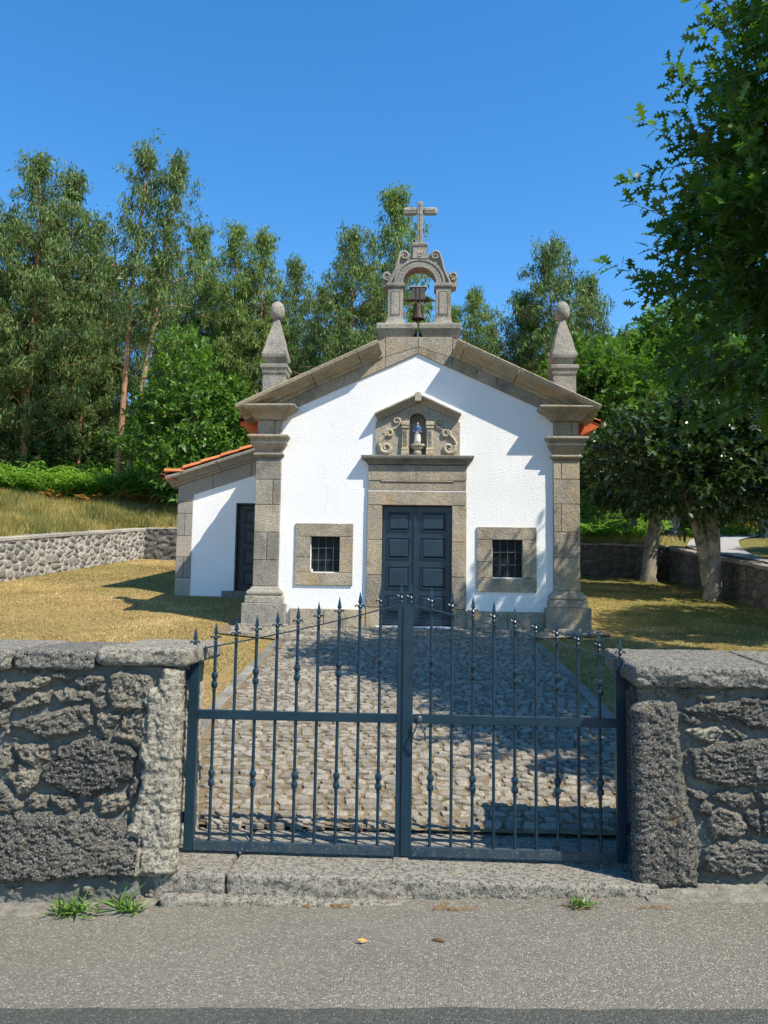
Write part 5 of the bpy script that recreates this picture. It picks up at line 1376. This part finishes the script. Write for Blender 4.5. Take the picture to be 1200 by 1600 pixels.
# near oak, its trunk stands outside the picture on the right
bx0, by0 = 6.2, 7.4; bz0 = hz1(bx0, by0)-.1
W2 = lambda c: (c[0]-bx0, c[1]-by0, c[2]-bz0)
nb_ = [((4.8, 8.0, 6.9), 1.6), ((4.05, 8.2, 4.7), 1.35), ((3.9, 8.1, 5.5), 1.15), ((5.5, 7.5, 8.5), 1.35), ((4.95, 8.2, 3.9), 1.0), ((5.4, 8.8, 5.0), 1.9), ((6.3, 7.2, 7.6), 2.2), ((6.0, 6.0, 5.6), 1.9), ((5.0, 6.1, 4.9), 1.35), ((4.5, 5.3, 4.4), 1.1),
       ((5.6, 9.9, 6.6), 1.6), ((7.7, 7.6, 5.9), 2.0), ((6.3, 8.0, 9.6), 1.6), ((4.6, 8.8, 6.0), 1.3)]
ex = []
rgx = np.random.default_rng(77)
def exspray(tip, base, n=1, L=.55):
    tip = np.array(tip); base = np.array(base); d = tip-base; LL = np.linalg.norm(d); k = max(1, int(LL/.28))
    for i in range(k):
        p = base+d*i/k; dd = d/LL+rgx.normal(0, .22, 3); ex.append((W2(p), dd, L*rgx.uniform(.7, 1.0)))
exspray((1.93, 8.0, 4.98), (2.9, 8.1, 4.45)); exspray((2.13, 8.0, 5.90), (3.0, 8.1, 5.3)); exspray((2.25, 8.0, 5.60), (3.0, 8.1, 5.1)); exspray((2.45, 8.0, 5.25), (3.1, 8.2, 5.0))
exspray((2.50, 8.0, 6.85), (3.3, 8.1, 6.1)); exspray((2.42, 8.0, 6.45), (3.2, 8.1, 5.9)); exspray((2.62, 8.0, 7.0), (3.4, 8.1, 6.5)); exspray((2.95, 8, 7.3), (3.6, 8.1, 6.8)); exspray((3.03, 8.0, 8.0), (3.7, 8.1, 7.2)); exspray((3.0, 8.0, 7.7), (3.7, 8.1, 7.3)); exspray((2.5, 8.2, 6.2), (3.2, 8.2, 6.0))
exspray((2.55, 8, 4.3), (3.1, 8.1, 4.3)); exspray((2.3, 8, 4.65), (3.0, 8.1, 4.4)); exspray((2.6, 8.1, 3.9), (3.2, 8.2, 4.0)); exspray((2.8, 8.1, 3.2), (3.3, 8.2, 3.5))
nbl = [(W2(c), r_) for c, r_ in nb_]
broad('oak_tree', (bx0, by0, bz0), 'big near oak with dark lobed leaves reaching in from the right edge', 'tree', GO, 3, nbl, 150, 11, .195, OAKLEAF, 'oak', 'bark_oak',
      [([(0, 0, -.1), (.03, 0, .6), (.0, .05, 1.6), (-.1, .05, 2.8), (-.15, .1, 4.4)], [.27, .21, .19, .16, .11])], spray=.5, tone0=.45, extra=ex, wfac=.78)
# middle oaks beside the right wall
mb_ = [((0, 0, 3.7), 1.5), ((-1.3, -.2, 3.45), 1.15), ((1.5, .2, 3.7), 1.4), ((-.8, -.6, 2.95), .9), ((.7, -.8, 3.05), 1.0), ((.5, .2, 4.3), 1.0), ((-1.9, .2, 3.8), .75), ((-.6, .5, 4.2), .9), ((2.2, 0, 3.3), 1.0)]
x_, y_ = 7.15, 19.8; z_ = hz1(x_, y_)-.05
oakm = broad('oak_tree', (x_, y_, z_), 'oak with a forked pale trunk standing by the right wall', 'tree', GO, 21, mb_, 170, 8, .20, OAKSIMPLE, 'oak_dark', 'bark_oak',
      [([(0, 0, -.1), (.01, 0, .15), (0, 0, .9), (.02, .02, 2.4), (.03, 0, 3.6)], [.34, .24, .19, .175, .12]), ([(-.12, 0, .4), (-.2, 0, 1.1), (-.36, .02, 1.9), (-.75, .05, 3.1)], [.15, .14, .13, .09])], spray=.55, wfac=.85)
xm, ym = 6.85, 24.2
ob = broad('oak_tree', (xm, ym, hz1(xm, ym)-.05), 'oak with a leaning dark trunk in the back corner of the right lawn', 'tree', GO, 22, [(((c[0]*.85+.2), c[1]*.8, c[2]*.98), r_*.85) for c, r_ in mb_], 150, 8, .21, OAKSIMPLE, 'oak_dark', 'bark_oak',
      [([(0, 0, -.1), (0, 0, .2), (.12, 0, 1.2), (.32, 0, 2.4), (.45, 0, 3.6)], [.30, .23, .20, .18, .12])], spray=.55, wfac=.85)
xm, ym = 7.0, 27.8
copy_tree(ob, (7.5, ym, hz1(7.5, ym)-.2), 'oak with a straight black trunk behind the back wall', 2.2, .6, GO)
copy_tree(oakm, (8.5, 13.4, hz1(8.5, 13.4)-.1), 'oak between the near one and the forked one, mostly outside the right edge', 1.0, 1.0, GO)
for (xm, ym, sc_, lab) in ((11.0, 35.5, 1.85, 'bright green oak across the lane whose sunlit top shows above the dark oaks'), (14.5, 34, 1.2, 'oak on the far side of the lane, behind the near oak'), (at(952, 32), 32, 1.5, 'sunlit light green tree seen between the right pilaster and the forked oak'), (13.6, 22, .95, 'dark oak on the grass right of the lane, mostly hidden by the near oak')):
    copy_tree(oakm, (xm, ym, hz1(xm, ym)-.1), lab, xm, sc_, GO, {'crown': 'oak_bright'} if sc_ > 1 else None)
# bright broadleaf tree left of the annex
xb, yb = -8.6, 29.8
lb = [((0, 0, 3.2), 1.9), ((-1.5, 0, 2.6), 1.1), ((1.4, 0, 2.9), 1.3), ((-.3, 0, 4.9), 1.3), ((-.5, 0, 6.2), .75), ((2.4, .2, 2.4), 1.2), ((.2, -.8, 1.4), 1.4), ((1.6, -.8, 1.2), 1.3), ((1.0, .2, 4.3), .9), ((-1.5, .3, 3.9), .9)]
broad('chestnut_tree', (xb, yb, hz1(xb, yb)-.1), 'rounded bright green broadleaf tree left of the annex roof', 'tree', None, 31, lb, 120, 8, .26, RHOMB, 'bright', 'bark_oak',
      [([(0, 0, -.1), (.05, 0, 1.5), (0, 0, 3.4)], [.2, .15, .1])], spray=.6, wfac=.45, tone0=.5, up=.5)
xb, yb = -2.75, 28.5
lb2 = [((0, 0, 2.0), 1.5), ((-.6, 0, 3.3), .9), ((.7, 0, 3.2), .8), ((1.3, 0, 2.2), .9), ((-1.2, 0, 2.4), .9)]
z_ = hz1(xb, yb)-.1
broad('chestnut_tree', (xb, yb, z_), 'bright leafy tree tip showing above the left roof slope', 'tree', None, 32, [((c[0], c[1], c[2]+.9), r_) for c, r_ in lb2], 110, 8, .28, RHOMB, 'bright', 'bark_oak',
      [([(0, 0, -.1), (0, 0, 2.0)], [.12, .08])], spray=.6, wfac=.45, up=.6)
# shrubs
def shrub(x, y, r_, h, lab, mat='bright', seed=1, leaf=.12, group='shrubs behind the walls', per=150):
    z = hz1(x, y)-.1
    bl = [((0, 0, h*.5), r_*.8), ((-r_*.5, 0, h*.4), r_*.6), ((r_*.5, .1, h*.45), r_*.6), ((.1*r_, 0, h*.75), r_*.5)]
    return broad('shrub', (x, y, z), lab, 'shrub', group, seed, bl, per, 7, leaf, RHOMB, mat, 'bark_oak', [([(0, 0, -.1), (0, 0, h*.4)], [.04, .03])], spray=.35, wfac=.42, up=.5)
shrub(at(968, 31), 31, 1.5, 2.3, 'light green bush behind the back wall, left of the straight black trunk', 'fern', 41, .13)
shrub(at(922, 31), 31, 1.2, 1.8, 'soft green bush just right of the right pilaster', 'fern', 42, .12)
rnd = random.Random(4); rgu = np.random.default_rng(4); C_ = []
for k in range(40):
    px = -60+k*31+rnd.uniform(-15, 15); Y = rnd.uniform(36.5, 41); C_.append((at(px, Y), Y, rnd.uniform(1.2, 2.2)))
for k in range(12):
    px = 930+k*28; Y = rnd.uniform(40, 45); C_.append((at(px, Y), Y, rnd.uniform(1.5, 2.6)))
O = []; D = []
for x, y, r_ in C_:
    k = int(130*r_); d = rsph(rgu, k); O.append(np.array([x, y, hz1(x, y)+r_*.6])+d*r_*np.array([1.15, .8, .9])*rgu.uniform(.5, 1, (k, 1))); D.append(d+np.array([0, 0, .4]))
O = np.concatenate(O); D = np.concatenate(D)
P, A, N, l, tn = sprays(rgu, O, D, rgu.uniform(.4, .8, len(O)), 7, .26, .4)
tag(cloud('undergrowth', P, A, N, l, l*.5, RHOMB, tn, M['shrub'], None, curl=.2, fold=.2), 'dark undergrowth in the shade of the wood', 'undergrowth', kind='stuff')

# ferns: bracken fronds, nobody could count them
def ferns(name, pts, size, mat, seed, label):
    rg = np.random.default_rng(seed); n = len(pts); nf = 7
    P = []; A = []; N = []; l = []; tn = []
    for (x, y, s) in pts:
        z = hz1(x, y)
        for k in range(nf):
            az = rg.uniform(0, 6.28); L = s*rg.uniform(.7, 1.2); d = np.array([math.cos(az), math.sin(az), 0]); t0 = rg.uniform(.2, .8)
            m_ = 11
            t = np.linspace(.12, 1, m_); c = np.array([x, y, z])+d*(t**1.2)[:, None]*L*.75; c[:, 2] += L*(1.15*t-.62*t*t)
            sd = np.array([-d[1], d[0], 0])
            for sg in (-1, 1):
                P.append(c); A.append(np.tile(sd*sg+d*.35, (m_, 1))+rg.normal(0, .1, (m_, 3))-np.array([0, 0, .25])); N.append(np.tile([0, 0, 1.], (m_, 1))+rg.normal(0, .2, (m_, 3)))
                l.append(L*.36*(1-t*.85)+.02); tn.append(np.clip(t0+rg.normal(0, .12, m_), 0, 1))
    P, A, N, l, tn = [np.concatenate(q) for q in (P, A, N, l, tn)]
    o = cloud(name, P, A, N, l, np.full(len(l), .06)*size, LANCE, tn, M[mat], None, curl=.2)
    return tag(o, label, 'ferns', kind='stuff')
rnd = random.Random(12)
def band(pa, pb, ya, yb, n, s0, s1):
    out = []
    for _ in range(n):
        px = rnd.uniform(pa, pb); Y = rnd.uniform(ya, yb); out.append((at(px, Y), Y, rnd.uniform(s0, s1)))
    return out
ferns('bracken_ferns', [p for p in band(20, 400, 31.0, 36.5, 800, .5, 2.2) if float(fbm(np.array([p[0]*.7]), np.array([p[1]*.7]), 91)[0]) > .5]+band(-40, 60, 31.5, 36, 80, .9, 1.6)+band(255, 300, 31, 33, 30, .6, 1.1)+band(905, 1010, 26.6, 31, 130, .7, 1.3)+band(930, 1190, 33, 38.5, 60, .4, .8), 1.3, 'fern', 1, 'green bracken ferns at the foot of the wood')
ferns('dry_ferns', band(55, 80, 32.0, 32.8, 8, .7, 1.0)+band(80, 270, 30.3, 31.3, 30, .5, .8)+band(1010, 1190, 38.8, 42, 90, .5, .9), 1.3, 'fern_dry', 2, 'rust-brown dry ferns among the green ones')

# tall dry grass on the bank behind the back wall
def grass(name, X, Y, h, w_, mat, label, seed, lean=.35, zoff=0.0, cat='grass'):
    rg = np.random.default_rng(seed); n = len(X)
    P = np.column_stack([X, Y, hz(X, Y)-.01+zoff]); A = np.column_stack([rg.normal(0, lean, (n, 2)), np.ones(n)])
    N = rsph(rg, n); N[:, 2] *= .3
    l = h*rg.uniform(.5, 1.3, n); tn = np.clip(.5+(fbm(X*1.1, Y*1.1, 3)-.5)*1.3+rg.normal(0, .28, n), 0, 1)
    o = cloud(name, P, A, N, l, w_*rg.uniform(.7, 1.3, n), [(-.5, 0), (.5, 0), (0, 1)], tn, M[mat], None, curl=.25)
    return tag(o, label, cat, kind='stuff')
rg = np.random.default_rng(8)
def scatter(n, x0, x1, y0, y1, f=None):
    X = rg.uniform(x0, x1, n); Y = rg.uniform(y0, y1, n)
    if f is not None: k = f(X, Y); X, Y = X[k], Y[k]
    return X, Y
X, Y = scatter(190000, -24, 0, 14, 30.9, lambda x, y: (fbm(x*.9, y*.9, 5) > .34) & ((y > YB+.35) | (x < -10.35+(y-4.9)*.0455)) & (x > -.85*y+1))
grass('dry_grass', X, Y, .30, .016, 'straw', 'tall straw-coloured grass on the bank behind the lawn wall', 1)
X, Y = scatter(80000, -24, -1, 15, 31.5, lambda x, y: (fbm(x*.8+4, y*.8, 6) > .50) & ((y > YB+.35) | (x < -10.35+(y-4.9)*.0455)) & (x > -.85*y+1))
grass('green_grass', X, Y, .32, .018, 'shrub', 'green grass patches on the bank behind the lawn wall', 2)
X, Y = scatter(30000, 1, 7.6, 25.5, 31, lambda x, y: fbm(x*.9, y*.9, 5) > .35)
grass('dry_grass', X, Y, .40, .022, 'straw', 'tall dry grass behind the wall right of the chapel', 3)
X, Y = scatter(36000, 8, 22, 15.5, 43, None)
lane_d = lambda x, y: np.min(np.hypot(x[:, None]-LN[::2, 1::3, 0].ravel()[None], y[:, None]-LN[::2, 1::3, 1].ravel()[None]), 1)
k = lane_d(X, Y) > .75; X, Y = X[k], Y[k]
X2 = X; far = (Y > 37)
grass('verge_grass', X, Y, .10, .02, 'blade', 'short dry grass beside the climbing lane', 4)
X, Y = scatter(20000, 9, 26, 38.5, 44, None)
grass('dry_grass', X, Y, .4, .03, 'straw', 'tall dry grass on the bank above the lane', 5)

# lawn blades inside the enclosure
def inpath(x, y): return (x > px0(y)-.15) & (x < px1(y)+.15)
def inch(x, y): return ((x > -2.9) & (x < 2.85) & (y > 13.5)) | ((x > -5.25) & (x < -2.8) & (y > 16.85) & (y < 22.4))
okl = lambda x, y: ~inpath(x, y) & ~inch(x, y) & (x > -9.6) & (x < 7.6)
X, Y = scatter(150000, -9.5, -1.8, 9.5, 25.4, okl); grn = fbm(X*.35, Y*.5, 12)+.25*smooth(-5.5, -3.0, X)*smooth(15.5, 13.5, Y)+.1*smooth(-6.2, -4.5, X)*smooth(13.5, 16, Y)
k = grn > .555; grass('lawn_grass', X[~k], Y[~k], .05, .014, 'blade', 'dry mown grass of the left lawn', 6, lean=.9); grass('lawn_grass', X[k], Y[k], .04, .012, 'blade_green', 'green patches in the left lawn', 7, lean=.9)
X, Y = scatter(110000, 1.7, 7.6, 9.5, 25.0, okl); grn = fbm(X*.35, Y*.5, 14)+.12
k = grn > .5; grass('lawn_grass', X[~k], Y[~k], .04, .012, 'blade', 'dry mown grass of the right lawn', 8, lean=.9); grass('lawn_grass', X[k], Y[k], .042, .012, 'blade_green', 'greener shaded grass of the right lawn', 9, lean=.9)
X, Y = scatter(60000, -4.2, 4.2, 5.0, 9.6, okl); k = X > 0
grass('lawn_grass', X[~k], Y[~k], .03, .008, 'blade', 'dry grass beside the left edge of the path', 10, lean=.9)
grass('lawn_grass', X[k], Y[k], .035, .008, 'blade_green', 'green grass beside the right edge of the path', 11, lean=.9)
# moss and dry grass in the joints
X, Y = scatter(120000, -2, 1.8, 5.0, 12.6, lambda x, y: inpath(x, y) & (fbm(x*7, y*7, 44, 3) > .52)); grass('joint_grass', X, Y, .022, .006, 'blade', 'dry wisps of grass in the cobble joints', 12, lean=1.2, zoff=.012)
X, Y = scatter(50000, -2, 1.8, 5.0, 12.6, lambda x, y: inpath(x, y) & (fbm(x*1.7, y*1.7, 46, 4) > .62)); grass('joint_grass', X, Y, .035, .006, 'weed', 'small green tufts in the cobble joints', 13, lean=1.0, zoff=.012)

# weeds at the foot of the wall
def weed(x, y, r_, n, lab, seed, h=.1):
    rg = np.random.default_rng(seed); z = float(road_z(x, y))+.015
    root = empty('weed', (x, y, z), lab, 'weed', 'weeds at the foot of the wall')
    az = rg.uniform(0, 6.28, n); el = R(1)*rg.uniform(5, 80, n)
    A = np.column_stack([np.cos(az)*np.cos(el), np.sin(az)*np.cos(el), np.sin(el)]); P = np.column_stack([rg.normal(0, r_*.35, n), rg.normal(0, r_*.15, n), np.zeros(n)])
    l = rg.uniform(.5, 1.2, n)*h
    B = P.copy()
    cloud('blades', P, A, np.tile([0, 0, 1.], (n, 1))+rg.normal(0, .3, (n, 3)), l, rg.uniform(.007, .013, n), [(-.3, 0), (.3, 0), (.5, .35), (.25, .75), (0, 1), (-.25, .75), (-.5, .35)], rg.uniform(.1, 1, n), M['weed'], root, curl=.35)
    return root
weed(-1.70, 4.10, .16, 80, 'larger grassy weed under the dark boulder of the left wall', 1, .105)
weed(-1.405, 4.10, .07, 40, 'smaller grassy weed beside the left gatepost foot', 2, .075)
weed(-1.47, 4.13, .03, 14, 'thin tall weed stalks between the two left tufts', 5, .16)
weed(.82, 4.12, .07, 34, 'flat green weed in front of the sill near its right end', 3, .07)
X, Y = scatter(7000, -1.2, 1.4, 4.09, 4.20, lambda x, y: fbm(x*5, y*5, 3) > .60)
P = np.column_stack([X, Y, road_z(X, Y)+.008]); n = len(X)
tag(cloud('dry_moss', P, np.column_stack([rg.normal(0, 1, (n, 2)), np.abs(rg.normal(0, .35, n))]), rsph(rg, n), rg.uniform(.008, .022, n), np.full(n, .003), [(-.5, 0), (.5, 0), (0, 1)], rg.uniform(0, 1, n), M['fern_dry'], None), 'rusty dry moss in the crack below the sill', 'moss', kind='stuff')
# twig and dead leaf on the asphalt
m = MB(); m.tube([(.085, 3.775, .017), (.10, 3.765, .020), (.122, 3.758, .022), (.135, 3.748, .018)], [.006, .009, .008, .004], 7)
m.tube([(.108, 3.762, .020), (.113, 3.775, .030)], [.004, .002], 5)
tag(m.build('twig', M['twig'], None, smooth=True), 'short brown twig lying on the asphalt', 'twig')
m = MB(); m.add([(-.255, 3.74, .022), (-.235, 3.733, .014), (-.205, 3.737, .018), (-.23, 3.748, .026)], [(0, 1, 2, 3)])
m.add([(-.255, 3.74, .020), (-.235, 3.733, .012), (-.205, 3.737, .016), (-.23, 3.748, .024)], [(3, 2, 1, 0)])
tag(m.build('dead_leaf', M['deadleaf'], None), 'small curled orange leaf on the asphalt', 'leaf')
# utility pole above the lane
xp, yp = 19.0, 45.0
m = MB(); m.tube([(xp, yp, hz1(xp, yp)-.5), (xp, yp, hz1(xp, yp)+7.5)], [.17, .11], 12)
m.box(xp-.5, xp+.5, yp-.05, yp+.05, hz1(xp, yp)+6.9, hz1(xp, yp)+7.0)
tag(m.build('utility_pole', M['pole'], None), 'thin pale utility pole beyond the lane at the right edge', 'pole')
